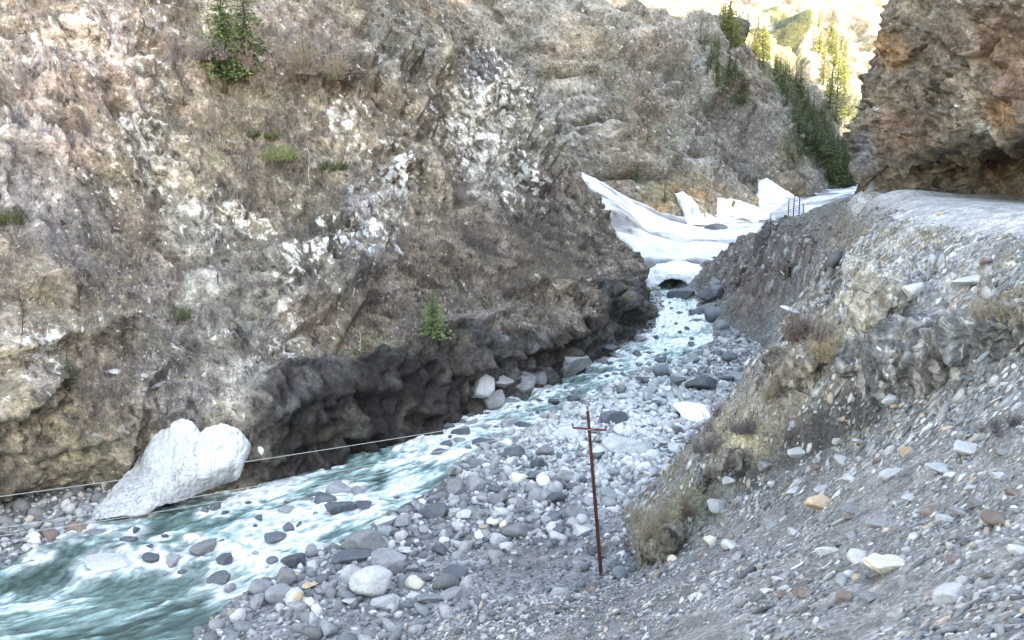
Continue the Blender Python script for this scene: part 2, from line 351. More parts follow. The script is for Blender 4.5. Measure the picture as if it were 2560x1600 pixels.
def rock_displace(S, scales, axes=None, seed=0, rough=0.12, mask=None, big=0.0, bed=(), jnt=()):
    """S (nu,nv,3) base surface; blocks of several sizes, elongated along a strata axis, plus fine roughness"""
    N = normals(S); P = S.reshape(-1, 3); Nf = N.reshape(-1, 3)
    Q = P if axes is None else P@axes.T
    Q = Q+fbm(P, 5.0, 3, seed+90)[:, None]*1.2
    d = np.zeros(len(P)); edge = np.ones(len(P)); R = np.zeros(len(P))
    for k, (sc, amp, st) in enumerate(scales):
        D, e, r = cells(Q/np.array(st), sc, seed+k*31)
        d += D*amp; R += r*(0.6**k)
        edge = np.minimum(edge, e+0.3*(k == 0))
    d += fbm(P, 1.2, 4, seed+200)*rough
    if big: d += fbm(P, 22.0, 3, seed+300)*big
    for (q, per, amp) in bed: d += beds(P, q, per, seed+int(per*10))*amp
    for (q, per, amp, wid_) in jnt: d += joints(P, q, per, seed+int(per*13), wid_)*amp
    if mask is not None: d = d*mask
    X = (P+Nf*d[:, None]).reshape(S.shape)
    for _ in range(1): X[1:-1, 1:-1] = X[1:-1, 1:-1]*.55+(X[:-2, 1:-1]+X[2:, 1:-1]+X[1:-1, :-2]+X[1:-1, 2:])*.1125
    R = R.reshape(S.shape[:2])
    for _ in range(2): R[1:-1, 1:-1] = R[1:-1, 1:-1]*.5+(R[:-2, 1:-1]+R[2:, 1:-1]+R[1:-1, :-2]+R[1:-1, 2:])*.125
    return X.reshape(-1, 3), d, edge, R.ravel(), Nf

feet = [(-95, -20), (-72, 6), (-50, 29), (-32, 47.5), (-23, 53), (-15.5, 56.5), (-4, 70.5), (4.5, 81.5), (9.2, 90), (14.4, 107), (16.6, 128), (14, 150), (5, 185), (-16, 220)]
dirs = [(-.72, .7), (-.72, .7), (-.72, .7), (-.7, .7), (-.62, .78), (-.66, .75), (-.7, .7), (-.72, .7), (-.75, .66), (-.85, .53), (-.9, .43), (-.85, .53), (-.8, .6), (-.75, .65)]
steep = [1, 1, 1, 1, 1, 1, 1, 1, .98, .9, .86, .86, .9, 1]
prof = [(0.2, -3.0), (0.0, 0.3), (0.4, 4.8), (3.4, 7.5), (13, 16.5), (25, 30), (40, 47), (60, 72), (92, 108), (135, 150)]
und = {1: [(2.8, -3), (2.4, .2), (-.6, 1.2), (1.0, 9.5), (10, 17.5)], 2: [(2.6, -3), (2.3, .1), (-.6, 1.1), (.8, 9.5), (10, 17.5)], 3: [(3.0, -3), (2.7, .4), (-.6, 2.0), (.6, 9.5), (10.5, 18)], 4: [(1.6, -3), (1.6, .8), (.8, 4.0), (3.5, 8.5), (13.5, 17.5)]}
ctrl = []
for i, (ft, dd, st0) in enumerate(zip(feet, dirs, steep)):
    row = []
    for j, (d_, h_) in enumerate(prof):
        st = st0*((.76 if j <= 4 else .86 if j == 5 else 1) if i in (9, 10, 11, 12) else 1)
        if i in und and j < len(und[i]): d_, h_ = und[i][j]
        row.append((ft[0]+dd[0]*d_*st, ft[1]+dd[1]*d_*st, plane(ft[1])+h_))
    ctrl.append(row)
ctrl = np.array(ctrl)
# even sampling up the slope near the river, coarser far above
def dense_grid(ctrl, ucounts, vcounts):
    """sample each control span with its own count"""
    A = np.asarray(ctrl, float)
    def seg(A, counts):
        m = len(A); E = np.concatenate([[2*A[0]-A[1]], A, [2*A[-1]-A[-2]]]); out = []
        for i, c in enumerate(counts):
            for t in np.arange(c)/c:
                p0, p1, p2, p3 = E[i], E[i+1], E[i+2], E[i+3]
                out.append(0.5*((2*p1)+(-p0+p2)*t+(2*p0-5*p1+4*p2-p3)*t**2+(-p0+3*p1-3*p2+p3)*t**3))
        out.append(A[-1]); return np.array(out)
    B = seg(A, ucounts)
    return seg(B.transpose(1, 0, 2), vcounts).transpose(1, 0, 2)
QB = (.08, -.92, -.7); QB2 = (-.6, -.5, -.3)
S = dense_grid(ctrl, [12, 20, 80, 56, 50, 100, 76, 60, 90, 90, 60, 20, 12], [12, 26, 36, 72, 96, 90, 50, 20, 14])
ax_s = np.array([[.62, -.45, -.64], [.70, .72, .0], [.46, -.45, .77]]); ax_s /= np.linalg.norm(ax_s, axis=1, keepdims=True)
Sf = S.reshape(-1, 3); spx, spy = proj(Sf)
# how rocky each area is: blocks stand out strongly on crags and the river cliff, little on the grassy slope
hgt = Sf[:, 2]-plane(Sf[:, 1])
crag = np.full(len(Sf), .38)
for sx, sy, rx, ry, a in [(150, 300, 260, 250, .5), (380, 350, 120, 150, .45), (1150, 330, 230, 160, .5), (950, 180, 130, 90, .5), (1300, 480, 140, 110, .4), (780, 700, 140, 90, .6), (500, 520, 130, 90, .3), (70, 1000, 190, 220, .1),
                           (1500, 560, 60, 130, .2), (930, 430, 110, 80, .4), (900, 520, 80, 60, .3), (700, 880, 90, 100, .25), (600, 230, 120, 120, -.3), (1250, 650, 220, 110, -.25), (1050, 600, 120, 60, -.2), (650, 450, 120, 90, -.2), (430, 900, 110, 90, -.1)]:
    crag += a*np.exp(-((spx-sx)/rx)**2-((spy-sy)/ry)**2)
crag += fbm(Sf, 9, 3, 401)*.35+sstep(7.5, 4.5, hgt)*.35
crag = np.clip(crag*1.2, .16, 1.3)
PL, dd_, ed, RR, NL = rock_displace(S, [(6.5, 2.6, (1.7, 1, 1)), (2.4, 1.7, (1.5, 1, 1)), (1.0, .9, (1.3, 1, 1)), (.5, .36, (1.2, 1, 1))], ax_s, 5, rough=.05, mask=crag, big=1.3, jnt=[(QB, 4.5, 1.9, .32), ((.7, .7, .15), 5.5, 1.9, .35), ((.5, .85, .2), 2.3, .8, .2), (QB, 1.9, .7, .18)], bed=[(QB, 9.5, 3.6), (QB, 4.1, 1.5), (QB2, 5.0, 1.2)])
bnd_ = sstep(8.5, 5.5, hgt)[:, None]
PL2, _, _, RB2, _ = rock_displace(S, [(3.4, 1.7, (1, 1, 1.5)), (1.5, 1.5, (1, 1, 1.5)), (.7, .75, (1, 1, 1.2)), (.4, .3, (1, 1, 1))], None, 25, rough=.10, mask=np.clip(crag, .55, 1.0), big=.6, jnt=[((.7, .7, .1), 2.1, .8, .14), ((.3, .1, 1), 2.6, .6, .14)], bed=[((.1, -.5, -.8), 2.3, .8)])
PL2 = PL2+NL*.75
PL = lerp(PL, PL2, bnd_)
calm = (sstep(4.5, 2.5, hgt)*sstep(560, 420, spx))[:, None]; PL = lerp(PL, Sf+(PL-Sf)*.35, calm)
led = np.zeros(len(Sf)); jx = fbm(Sf, 2.5, 3, 811)*16; jy = fbm(Sf, 2.5, 3, 812)*16
for L, h_, a_ in [([(890, 90), (960, 150), (1035, 215)], 60, 1.8), ([(740, 815), (830, 790), (905, 738), (925, 690)], 110, 2.4), ([(80, 735), (140, 740), (165, 765)], 45, 1.6), ([(-60, 890), (60, 905), (150, 870)], 70, 1.2), ([(160, 255), (230, 325), (270, 370)], 60, 1.5),
                  ([(1140, 930), (1200, 905), (1290, 885), (1400, 850)], 60, .9), ([(800, 1000), (930, 975), (1070, 905)], 45, .5), ([(-60, 1075), (60, 1040), (130, 985)], 70, 1.7), ([(1130, 230), (1200, 320), (1300, 440)], 60, 1.5), ([(1000, 150), (1090, 290), (1180, 420)], 50, 1.3),
                  ([(930, 480), (1000, 470), (1060, 500)], 55, 1.4), ([(1415, 395), (1480, 370)], 30, 1.0), ([(190, 520), (255, 585), (310, 640)], 55, 1.4), ([(280, 840), (330, 835), (420, 870)], 50, 1.8), ([(330, 1120), (360, 1010), (400, 950)], 60, .8), ([(600, 1120), (680, 1040), (800, 1000)], 50, .5),
                  ([(480, 740), (500, 780), (560, 800)], 60, 1.0), ([(1250, 700), (1330, 740), (1420, 770)], 45, 1.0), ([(1180, 560), (1240, 620), (1330, 660)], 40, .9), ([(860, 640), (960, 680), (1030, 700)], 40, 1.0), ([(60, 330), (120, 420), (150, 470)], 50, 1.2), ([(1440, 720), (1540, 780), (1600, 800)], 45, 1.2), ([(560, 560), (640, 600), (700, 650)], 40, .9), ([(330, 80), (420, 130), (480, 160)], 50, 1.2)]:
    led = np.maximum(led, near_line(spx+jx, spy+jy, L, h_, a_*1.35))
PL = PL+NL*(led+(np.clip(crag, .12, .9)-.45)*.6-.35)[:, None]
nu_, nv_ = S.shape[:2]
N2 = normals(PL.reshape(nu_, nv_, 3)).reshape(-1, 3)
TAN, BRN, MAU, PNK = col(.30, .255, .215), col(.185, .148, .125), col(.15, .125, .12), col(.46, .375, .355)
GRY, LIL, WHT, DRK, OCH = col(.23, .225, .215), col(.30, .29, .32), col(.55, .54, .52), col(.055, .055, .058), col(.33, .25, .17)
spots = [(90, 180, 130, col(.27, .23, .235)), (250, 130, 150, PNK), (380, 200, 120, PNK), (60, 400, 130, LIL), (200, 330, 120, PNK), (130, 560, 130, LIL), (330, 420, 130, TAN), (370, 380, 80, WHT*.85), (60, 650, 100, TAN),
         (260, 620, 120, MAU), (500, 250, 130, TAN), (600, 350, 110, BRN), (700, 220, 120, BRN), (560, 460, 120, TAN), (700, 430, 110, TAN), (480, 570, 100, GRY), (620, 640, 90, GRY), (820, 150, 120, MAU), (850, 330, 110, TAN*.9),
         (940, 500, 70, LIL*1.1), (940, 290, 90, BRN*.7), (1000, 430, 60, BRN*.55), (1000, 130, 90, GRY), (1180, 200, (45, 90), col(.12, .12, .14)), (1120, 330, 120, TAN*.9), (1250, 400, 110, GRY), (1350, 300, 100, GRY*1.2), (1330, 150, 90, TAN),
         (1080, 530, 130, TAN), (1200, 560, 110, MAU), (1350, 560, 110, MAU), (1450, 620, 80, BRN), (1080, 650, 120, BRN*1.1), (1250, 700, 150, BRN), (1450, 700, 100, BRN), (970, 620, 60, LIL*1.1), (780, 680, 120, GRY*.8), (870, 700, 60, DRK*1.3),
         (560, 760, 120, GRY*1.1), (350, 760, 110, MAU), (70, 820, 110, TAN*.9), (150, 1080, 130, col(.27, .225, .165)), (40, 1130, 110, TAN*.8), (250, 960, 100, BRN*.9), (400, 860, 110, col(.15, .14, .14)), (480, 980, 90, col(.15, .14, .14)), (640, 900, 100, GRY*1.15), (720, 960, 60, GRY),
         (560, 1050, (60, 40), BRN*.8), (800, 800, 110, BRN*1.1), (930, 840, 120, BRN), (1050, 770, 110, MAU), (1000, 720, 110, MAU), (1200, 780, 80, MAU*.8), (1110, 900, (30, 50), col(.24, .14, .10)), (40, 700, 60, BRN)]
cl = colour_mix(PL, spots, TAN*.85, warp=45)
# the polished river cliff is dark rock
tall = np.exp(-((spx-880)/280)**4)
band = sstep(5.6, 4.2, hgt-2.2*tall+fbm(Sf, 4, 3, 77)*2.6)*sstep(560, 700, spx)
cl = lerp(cl, col(.026, .027, .030)*(.35+1.5*np.clip(RB2/1.9, 0, 1))[:, None], band[:, None]*.92)
gl = sstep(1100, 1250, spx)*band; cl = lerp(cl, lerp(col(.14, .14, .145), col(.10, .075, .06), sstep(0, .3, fbm(PL, 3, 3, 78))[:, None]), gl[:, None]*.6)
bp_ = sstep(.2, .4, fbm(PL, 2.5, 3, 79))*band*(1-gl); cl = lerp(cl, col(.10, .078, .065), bp_[:, None]*.4)
# broken blocks differ in colour; steep faces are bare rock, ledges carry earth and dry grass
cl = cl*.72*col(1.03, .99, .95)*(0.40+1.2*np.clip(RR/1.9, 0, 1))[:, None]
streak = fbm((PL@ax_s.T)/np.array([4.0, 1, 1]), 1.1, 4, 88)
cl = cl*(1+0.4*streak[:, None])*np.clip(1+.6*fbm(PL, 2.2, 2, 188), .45, 1.7)[:, None]
ledge = sstep(.62, .86, N2[:, 2]+fbm(PL, 2, 3, 91)*.12)*(1-band)
cl = lerp(cl, lerp(col(.27, .215, .155), col(.20, .16, .15), sstep(-.2, .2, fbm(PL, 5, 3, 94))[:, None]), ledge[:, None]*.5)
wz_ = 0
for sx, sy, rx, ry in [(370, 380, 80, 130), (230, 130, 160, 100), (960, 480, 70, 90), (880, 620, 90, 60), (1180, 330, 110, 140), (560, 560, 110, 60), (1290, 470, 60, 60), (700, 900, 60, 80), (850, 320, 60, 60), (100, 880, 80, 60), (740, 690, 80, 60), (1300, 130, 90, 60)]:
    wz_ = wz_+np.exp(-((spx-sx)/rx)**2-((spy-sy)/ry)**2)
lich = (np.clip(wz_, 0, 1)*1.0+.15*crag-.15)*(1-band)
moss = sstep(.33, .5, fbm(PL, 3, 4, 99))*sstep(.3, .6, N2[:, 2]); cl = lerp(cl, col(.12, .12, .05), moss[:, None]*.45)
hill = link('mountainside', make_mesh('mountainside', PL, grid_faces(nu_, nv_, flip=False), M_rock, cl, alpha=np.clip(lich-band*1.5, -1.5, 1.2))); tag(hill, kind='structure')
HILL = (PL, N2, hgt, crag, spx, spy, band)

# ------------------------------------------------------------------ scattered-point height fields (thin plate spline)
class TPS:
    def __init__(s, pts):
        s.p = np.array(pts, float); X = s.p[:, :2]; n = len(X)
        K = s.k(X, X); Pm = np.c_[np.ones(n), X]
        A = np.zeros((n+3, n+3)); A[:n, :n] = K+np.eye(n)*.5; A[:n, n:] = Pm; A[n:, :n] = Pm.T
        s.w = np.linalg.solve(A, np.r_[s.p[:, 2], 0, 0, 0])
    def k(s, A, B):
        r2 = ((A[:, None, :]-B[None])**2).sum(2)+1e-9
        return .5*r2*np.log(r2)
    def __call__(s, x, y):
        X = np.c_[x, y]; out = np.empty(len(X))
        for i in range(0, len(X), 50000):
            Q = X[i:i+50000]; out[i:i+50000] = s.k(Q, s.p[:, :2])@s.w[:-3]+s.w[-3]+Q@s.w[-2:]
        return out

# near slope, its spur, the bank beyond and the road bench
slope_pts = [(-30, 10, -22.5), (-16, 22, -22), (-10, 20, -18), (-6, 17, -14.4), (-3, 12, -10), (-1, 8, -7), (0, 5, -4.9), (1, 2.5, -3.4), (0, -1, -2.0), (-4, -4, -2.2), (-8, 4, -8), (-14, 8, -14), (4, -4, -2), (-22, -2, -17),
    (-12, 32, -21.6), (-5, 37.5, -20.4), (-.5, 34.5, -17.9), (3.2, 30, -15.4), (5.4, 24, -12.3), (6.3, 18.5, -9.5), (6.9, 14.5, -7.4), (7, 11, -5.7), (8, 6, -3.6), (8, 1, -2.4),
    (-2, 40.5, -20.9), (2, 42, -20.5), (5.8, 43, -20.2), (8.2, 41, -17.4), (12.8, 38, -12.4), (15, 35.5, -9.3), (16.3, 32, -7.1), (16.8, 28, -5.3), (17, 20, -3.6), (15, 10, -2.8),
    (7.2, 45, -18.4), (9.2, 44.5, -15.6), (13.6, 43.5, -10.7), (16.6, 40, -7.4), (18.2, 36, -4.8), (18.6, 30, -3.7),
    (8, 46.6, -17.6), (10.5, 49, -15.3), (13.3, 52, -13.1), (15.4, 54, -11.6), (18.3, 56, -10.1), (19.9, 57.5, -8.2), (24, 63, -5.0), (28.6, 71, -2.9),
    (18, 47, -7.2), (21, 47, -4.4), (21, 54, -6.0),
    (20.9, 36, -2.45), (22.8, 45, -2.45), (25.6, 55, -2.45), (28.6, 66, -2.4), (31, 78, -2.35), (32.4, 86, -2.35), (37, 96, -2.6), (19.5, 20, -2.4), (18, 8, -2.3),
    (28, 38, -1.9), (30, 50, -1.9), (34, 60, -1.9), (35, 72, -1.85), (36, 84, -1.85), (44, 96, -2.0), (27, 20, -2.0), (26, 5, -2.0), (45, 60, -1.5), (45, 30, -1.5), (50, 80, -1.5),
    (6, 51, -21), (9, 55, -21), (12, 61, -20.6), (16.5, 69, -20), (22, 79, -19.5), (26, 90, -18.8), (25.5, 101, -18.2), (24, 112, -17.8), (24.5, 125, -17.2), (25, 135, -16.6),
    (28.2, 84, -13), (30, 98, -11.5), (30, 112, -13), (32, 105, -8.5), (33.9, 131, -9.9), (35.8, 126, -8.3), (37.6, 118, -5.5), (37.2, 101, -3.1), (29.5, 121, -13.6), (42, 118, -3.5), (40, 140, -11), (45, 150, -12), (50, 125, -5),
    (33.5, 80, -2.2), (60, 110, -2), (0, 60, -24), (5, 75, -24), (12, 95, -23), (14, 120, -22)]
tps = TPS(slope_pts)
sx_ = np.concatenate([np.arange(-22, -8, .5), np.arange(-8, 26, .15), np.arange(26, 40, .24), np.linspace(40.5, 62, 14)])
sy_ = np.concatenate([np.linspace(-12, 8, 24), np.arange(8.2, 40, .14), np.arange(40, 66, .17), np.arange(66, 142, .26)])
XS, YS = np.meshgrid(sx_, sy_, indexing='ij')
def road_mask(x, y):
    """1 on the road bench"""
    E = np.array([(18, 8), (19.5, 20), (20.9, 36), (22.8, 45), (25.6, 55), (28.6, 66), (31, 78), (32.4, 86), (37, 96), (46, 104)])
    ex = np.interp(y, E[:, 1], E[:, 0])
    return sstep(-.6, .8, x-ex)*sstep(-14, -6, y)
z0 = tps(XS.ravel(), YS.ravel()); rm = road_mask(XS.ravel(), YS.ravel())*(YS.ravel() < 100)
PS0 = np.stack([XS.ravel(), YS.ravel(), z0], 1); qx, qy = proj(PS0)
rocky = np.zeros(len(PS0))        # outcrops
for sx, sy, rx, ry, a in [(2350, 900, 170, 60, 1.0), (2200, 760, 130, 90, .8), (1950, 980, 90, 70, .8), (2080, 880, 80, 60, .8), (1850, 690, 130, 80, .9), (1960, 610, 110, 80, .8), (2040, 700, 70, 90, .6), (2450, 700, 100, 60, .6), (1620, 1370, 60, 50, .8), (1850, 1130, 100, 50, .5), (1760, 1200, 80, 50, .5), (2090, 760, 70, 60, .5)]:
    rocky += a*np.exp(-((qx-sx)/rx)**2-((qy-sy)/ry)**2)
rocky = np.clip(rocky, 0, 1.1)
dS, eS, rS = cells(PS0@ax_s.T, 2.6, 71); dS2, eS2, rS2 = cells(PS0, .9, 73)
zz = z0+rocky*(dS*1.5+dS2*.6)+fbm(PS0, 5, 4, 75)*.45*(1-rm)+fbm(PS0, 1.0, 4, 76)*.16*(1-rm)+(1-rm)*dS2*.08
dgul = np.exp(-(((qx-2180)*.5+(qy-1010)*.86)/26)**2)*sstep(1500, 1650, qx)*sstep(2420, 2300, qx)
jx = fbm(PS0, 1.8, 3, 821)*22; jy = fbm(PS0, 1.8, 3, 822)*22
for L, h_, a_ in [([(2120, 1035), (2180, 1005), (2260, 985), (2400, 925), (2600, 830)], 150, 1.7), ([(1650, 1350), (1800, 1200), (1950, 1090), (2050, 1010)], 90, .9), ([(1880, 960), (1960, 960), (2000, 900)], 50, .8), ([(1980, 860), (2060, 840), (2160, 800)], 70, 1.0), ([(1800, 640), (1900, 660), (2000, 640)], 40, .8), ([(1850, 720), (1950, 740), (2040, 720)], 40, .9)]:
    zz = zz+near_line(qx+jx, qy+jy, L, h_, a_)*(1-rm)
zz = zz-dgul*1.0*(1-rm)+rocky*(beds(PS0, QB, 3.0, 78)*1.6+beds(PS0, (.3, -.8, -.5), 1.1, 79)*.7-.5)
gz = lerp(zz, np.where(rm > .5, z0, zz), rm)
PS = np.stack([XS.ravel(), YS.ravel(), gz], 1); qx, qy = proj(PS)
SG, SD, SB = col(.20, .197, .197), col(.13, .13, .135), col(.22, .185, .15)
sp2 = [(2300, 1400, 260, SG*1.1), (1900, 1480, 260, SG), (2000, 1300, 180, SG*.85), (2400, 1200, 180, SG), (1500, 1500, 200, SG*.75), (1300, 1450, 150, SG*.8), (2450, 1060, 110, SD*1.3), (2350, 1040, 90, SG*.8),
       (2300, 920, 110, SD*1.6), (2450, 850, 90, SG), (2150, 1010, 70, SD*.45), (2060, 1060, 70, SD*.4), (1970, 1110, 70, SD*.4), (1880, 1180, 70, SD*.45), (2250, 950, 70, SD*.8), (2350, 920, 70, SD*.9), (1750, 1250, 70, col(.13, .125, .08)), (1700, 1310, 60, col(.15, .14, .08)), (1620, 1370, 60, SB*1.1),  # darkest gully spots: dark soil with the rock's shade put into the colour
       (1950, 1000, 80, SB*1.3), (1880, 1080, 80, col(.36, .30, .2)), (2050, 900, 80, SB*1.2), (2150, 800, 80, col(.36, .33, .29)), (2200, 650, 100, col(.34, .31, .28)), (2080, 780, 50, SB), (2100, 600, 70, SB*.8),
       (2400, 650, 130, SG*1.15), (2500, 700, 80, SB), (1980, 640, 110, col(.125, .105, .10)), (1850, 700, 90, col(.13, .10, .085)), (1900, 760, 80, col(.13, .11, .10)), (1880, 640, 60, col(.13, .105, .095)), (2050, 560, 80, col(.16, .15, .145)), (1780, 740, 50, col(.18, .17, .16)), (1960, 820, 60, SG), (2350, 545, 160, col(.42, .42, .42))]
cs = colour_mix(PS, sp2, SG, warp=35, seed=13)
cs = cs*(1+.4*fbm(PS*np.array([1, 1, 1]), 2.0, 4, 81)[:, None])
cs = lerp(cs, cs*(.65+.7*rS2[:, None]), np.clip(.35+rocky, 0, 1)[:, None])
vein = sstep(.3, .5, fbm((PS@ax_s.T)/np.array([3., 1, 1]), .9, 4, 83)+rocky*.25-.15); cs = lerp(cs, col(.52, .51, .49), (vein*rocky)[:, None]*.6)
rut = fbm(PS*np.array([1, .12, 1]), .5, 3, 184)[:, None]
cs = lerp(cs, col(.43, .43, .43)*(1+.15*fbm(PS, 1.5, 3, 84)[:, None])*(1+.35*rut), rm[:, None]*.9)
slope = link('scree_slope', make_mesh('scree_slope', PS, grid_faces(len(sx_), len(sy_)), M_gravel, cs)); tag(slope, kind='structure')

# ------------------------------------------------------------------ right cliff above the road
base = [(38, -30), (37, 5), (35.5, 25), (34.3, 42), (33.3, 58), (34.5, 70), (36.2, 79), (34.9, 86), (40, 97), (58, 115), (92, 190), (165, 340), (230, 420)]
cdir = [(1, 0)]*7+[(1, -.1), (1, 0), (1, 0), (.96, -.2), (.9, -.3), (.9, -.3)]
cprof = [(-3.5, 2.0), (-1.6, 8.5), (1.7, 8.0), (2.4, -.7), (3.4, -1.9), (6, -1.6), (10, -1.2), (14, -.4), (22, 2), (36, 12), (60, 34), (112, 80), (165, 130)]
kprof = [(-3.5, 0), (-1.5, -.5), (0, -.9), (1.0, -1.5), (3, -1.6), (5.5, -1.3), (8.1, -.7), (12, 0), (20, 1.8), (36, 12), (60, 34), (112, 80), (165, 130)]
ctrl = []
for i, (b, dv) in enumerate(zip(base, cdir)):
    pr = kprof if i in (7, 8) else cprof
    sc = {6: .65, 5: 1.0}.get(i, 1.0)
    ctrl.append([(b[0]+dv[0]*o*(sc if j < 8 else 1), b[1]+dv[1]*o, z) for j, (z, o) in enumerate(pr)])
S = dense_grid(ctrl, [8, 10, 30, 70, 110, 90, 70, 60, 20, 14, 10, 6], [14, 18, 20, 22, 44, 42, 40, 60, 40, 26, 20, 10])
axc = np.array([[.0, .95, .31], [.0, -.31, .95], [1, 0, 0]])
cm = np.clip(.9+fbm(S.reshape(-1, 3), 8, 3, 501)*.4, .4, 1.2)
PC, d_, e_, R_, NC = rock_displace(-S*1.0 if False else S, [(4.0, 1.1, (2.2, 1, 1)), (1.6, .65, (2.4, .8, 1)), (.7, .34, (2, .7, 1)), (.33, .14, (1.5, .8, 1))], axc, 61, rough=.06, mask=cm, big=.6, jnt=[((0, 1, .12), 3.4, 1.4, .2), ((.1, -.3, -.95), 2.4, 1.0, .18)], bed=[((.1, -.45, -.9), 3.2, 1.0), ((.1, -.45, -.9), 1.1, .4), ((0, -1, -.2), 5.0, .8)])
PC = PC+NC*(-.5)+np.array([.45, 0, 0])
nu_, nv_ = S.shape[:2]
cpx, cpy = proj(PC)
RDB, GB, ORG = col(.135, .09, .07), col(.15, .122, .10), col(.24, .14, .08)
sp3 = [(2230, 110, 45, ORG), (2300, 200, 90, GB*.9), (2240, 330, 70, RDB*1.1), (2350, 130, 80, GB), (2420, 200, 70, GB*1.3), (2300, 420, 60, GB), (2500, 300, 45, ORG*.8), (2540, 220, 60, RDB*1.2), (2450, 350, 80, GB), (2380, 290, 70, GB*1.2), (2460, 330, 30, col(.42, .45, .42)), (2500, 420, 60, RDB), (2400, 480, 100, col(.16, .13, .11)), (2170, 380, 50, col(.12, .12, .13)), (2180, 450, 50, GB*.7), (2500, 120, 80, RDB*1.1), (2560, 470, 50, GB*1.2)]
cc = colour_mix(PC, sp3, GB, warp=28, seed=23)
cc = cc*(.6+.8*np.clip(R_/1.9, 0, 1))[:, None]*(1+.35*fbm((PC@axc.T)/np.array([3., 1, 1]), .9, 4, 85)[:, None])
cliff = link('cliff', make_mesh('cliff', PC, grid_faces(nu_, nv_), M_rock, cc, alpha=np.full(len(PC), -.35))); tag(cliff, kind='structure')

# ------------------------------------------------------------------ middle and far ridges
def ridge(name, feet, dirs, prof, us, vs, scales, seed, colfn, foot_z, mat=M_rock, big=3.0, rough=.2, jn_=((QB, 13, 4, .9), ((.7, .7, .15), 15, 4.5, 1.0), (QB, 5, 1.5, .45)), bed=((QB, 26, 8), (QB, 9, 4), (QB, 3.5, 1.6), (QB2, 22, 6))):
    ctrl = [[(f[0]+d[0]*o, f[1]+d[1]*o, fz+h) for (o, h) in prof] for f, d, fz in zip(feet, dirs, foot_z)]
    S = dense_grid(ctrl, us, vs)
    P, d_, e_, R_, N_ = rock_displace(S, scales, ax_s, seed, bed=bed, jnt=jn_, rough=rough, mask=np.clip(.8+fbm(S.reshape(-1, 3), 30, 3, seed+9)*.6, .2, 1.3), big=big)
    nu_, nv_ = S.shape[:2]
    N_ = normals(P.reshape(nu_, nv_, 3)).reshape(-1, 3)
    cc = colfn(P, R_, N_)
    o = link(name, make_mesh(name, P, grid_faces(nu_, nv_), mat, cc)); tag(o, kind='structure')
    return o, P.reshape(nu_, nv_, 3), N_.reshape(nu_, nv_, 3)
sp4 = [(1500, 250, 120, GRY*1.15), (1600, 300, 120, TAN*.9), (1450, 150, 90, TAN*1.1), (1620, 130, 80, col(.28, .24, .22)), (1560, 400, 80, TAN*.95), (1640, 500, (50, 40), OCH), (1720, 480, (60, 40), OCH*1.0), (1750, 350, 110, GRY*1.1), (1860, 330, 90, GRY), (1950, 430, 70, TAN*.8), (1870, 440, 50, GRY*.9), (1850, 220, 70, BRN*1.1), (2000, 380, 60, col(.16, .17, .11)), (1680, 200, 60, GRY)]
def col4(P, R, N):
    c = colour_mix(P, sp4, GRY*1.1, warp=30, seed=43)
    c = c*.86*col(1.05, .99, .92)*(.6+.8*np.clip(R/1.9, 0, 1))[:, None]*(1+.5*fbm((P@ax_s.T)/np.array([4., 1, 1]), 3.5, 5, 86)[:, None])
    m = sstep(.05, .35, fbm(P, 12, 4, 87))*sstep(.45, .7, N[:, 2]); return lerp(c, col(.15, .16, .085), m[:, None]*.55)
prof2 = [(-3, -6), (0, 0), (6, 9), (14, 18), (26, 31), (44, 50), (66, 74), (95, 104), (140, 150)]
_, SP2, SN2 = ridge('mountainside', [(-25, 170), (0, 182), (22, 193), (38, 194), (50, 216), (62, 232), (84, 262), (106, 300), (112, 330), (100, 370)],
    [(-.75, .65)]*8+[(-.85, .5), (-.9, .4)], prof2, [14, 50, 60, 60, 60, 80, 80, 50, 10], [8, 26, 34, 46, 60, 60, 46, 20], [(14, 3.4, (2.4, 1, 1)), (5, 1.7, (2.2, 1, 1)), (2, .7, (1.8, 1, 1))], 105, col4, [-14, -13, -11.5, -10.5, -9, -8, -6.5, -5, -5, -5])
def col5(P, R, N):
    c = lerp(col(.26, .235, .20), col(.17, .17, .11), sstep(-.2, .3, fbm(P, 16, 4, 88))[:, None])
    return c*(.7+.5*np.clip(R/1.9, 0, 1))[:, None]
_, SP3, SN3 = ridge('mountainside', [(40, 320), (90, 345), (125, 370), (163, 420), (175, 460), (160, 520)], [(-.75, .65)]*4+[(-.85, .5), (-.9, .4)], prof2, [20, 50, 70, 40, 10], [6, 16, 20, 30, 40, 40, 40, 20],
    [(20, 5, (2.4, 1, 1)), (7, 2.2, (2.2, 1, 1))], 205, col5, [-5, -4, -3, -2, -2, -2])
def col6(P, R, N):
    c = lerp(col(.145, .135, .125), col(.085, .095, .06), sstep(-.2, .3, fbm(P, 60, 4, 89))[:, None])
    c = c*(.75+.5*np.clip(R/1.9, 0, 1))[:, None]
    return lerp(c, col(.4, .4, .41), (sstep(.15, .35, fbm((P@ax_s.T)/np.array([4., 1, 1]), 28, 4, 90))*sstep(30, 120, P[:, 2]))[:, None]*.8)
_, SP5, SN5 = ridge('far_mountain', [(-150, 560), (60, 600), (190, 640), (290, 700), (380, 790), (520, 860), (800, 900)], [(-.6, .8), (-.6, .8), (-.65, .75), (-.7, .7), (-.6, .8), (-.2, 1), (0, 1)],
    [(-20, -20), (0, 0), (40, 42), (90, 95), (160, 165), (260, 260), (420, 400)], [20, 50, 60, 60, 40, 14], [6, 40, 60, 60, 40, 30], [(60, 14, (2.4, 1, 1)), (22, 6, (2.2, 1, 1)), (9, 2.5, (2, 1, 1))], 305, col6, [-5]*7, mat=M_far, big=14, rough=1.0, bed=((QB, 90, 26), (QB, 35, 12), (QB2, 70, 20)))

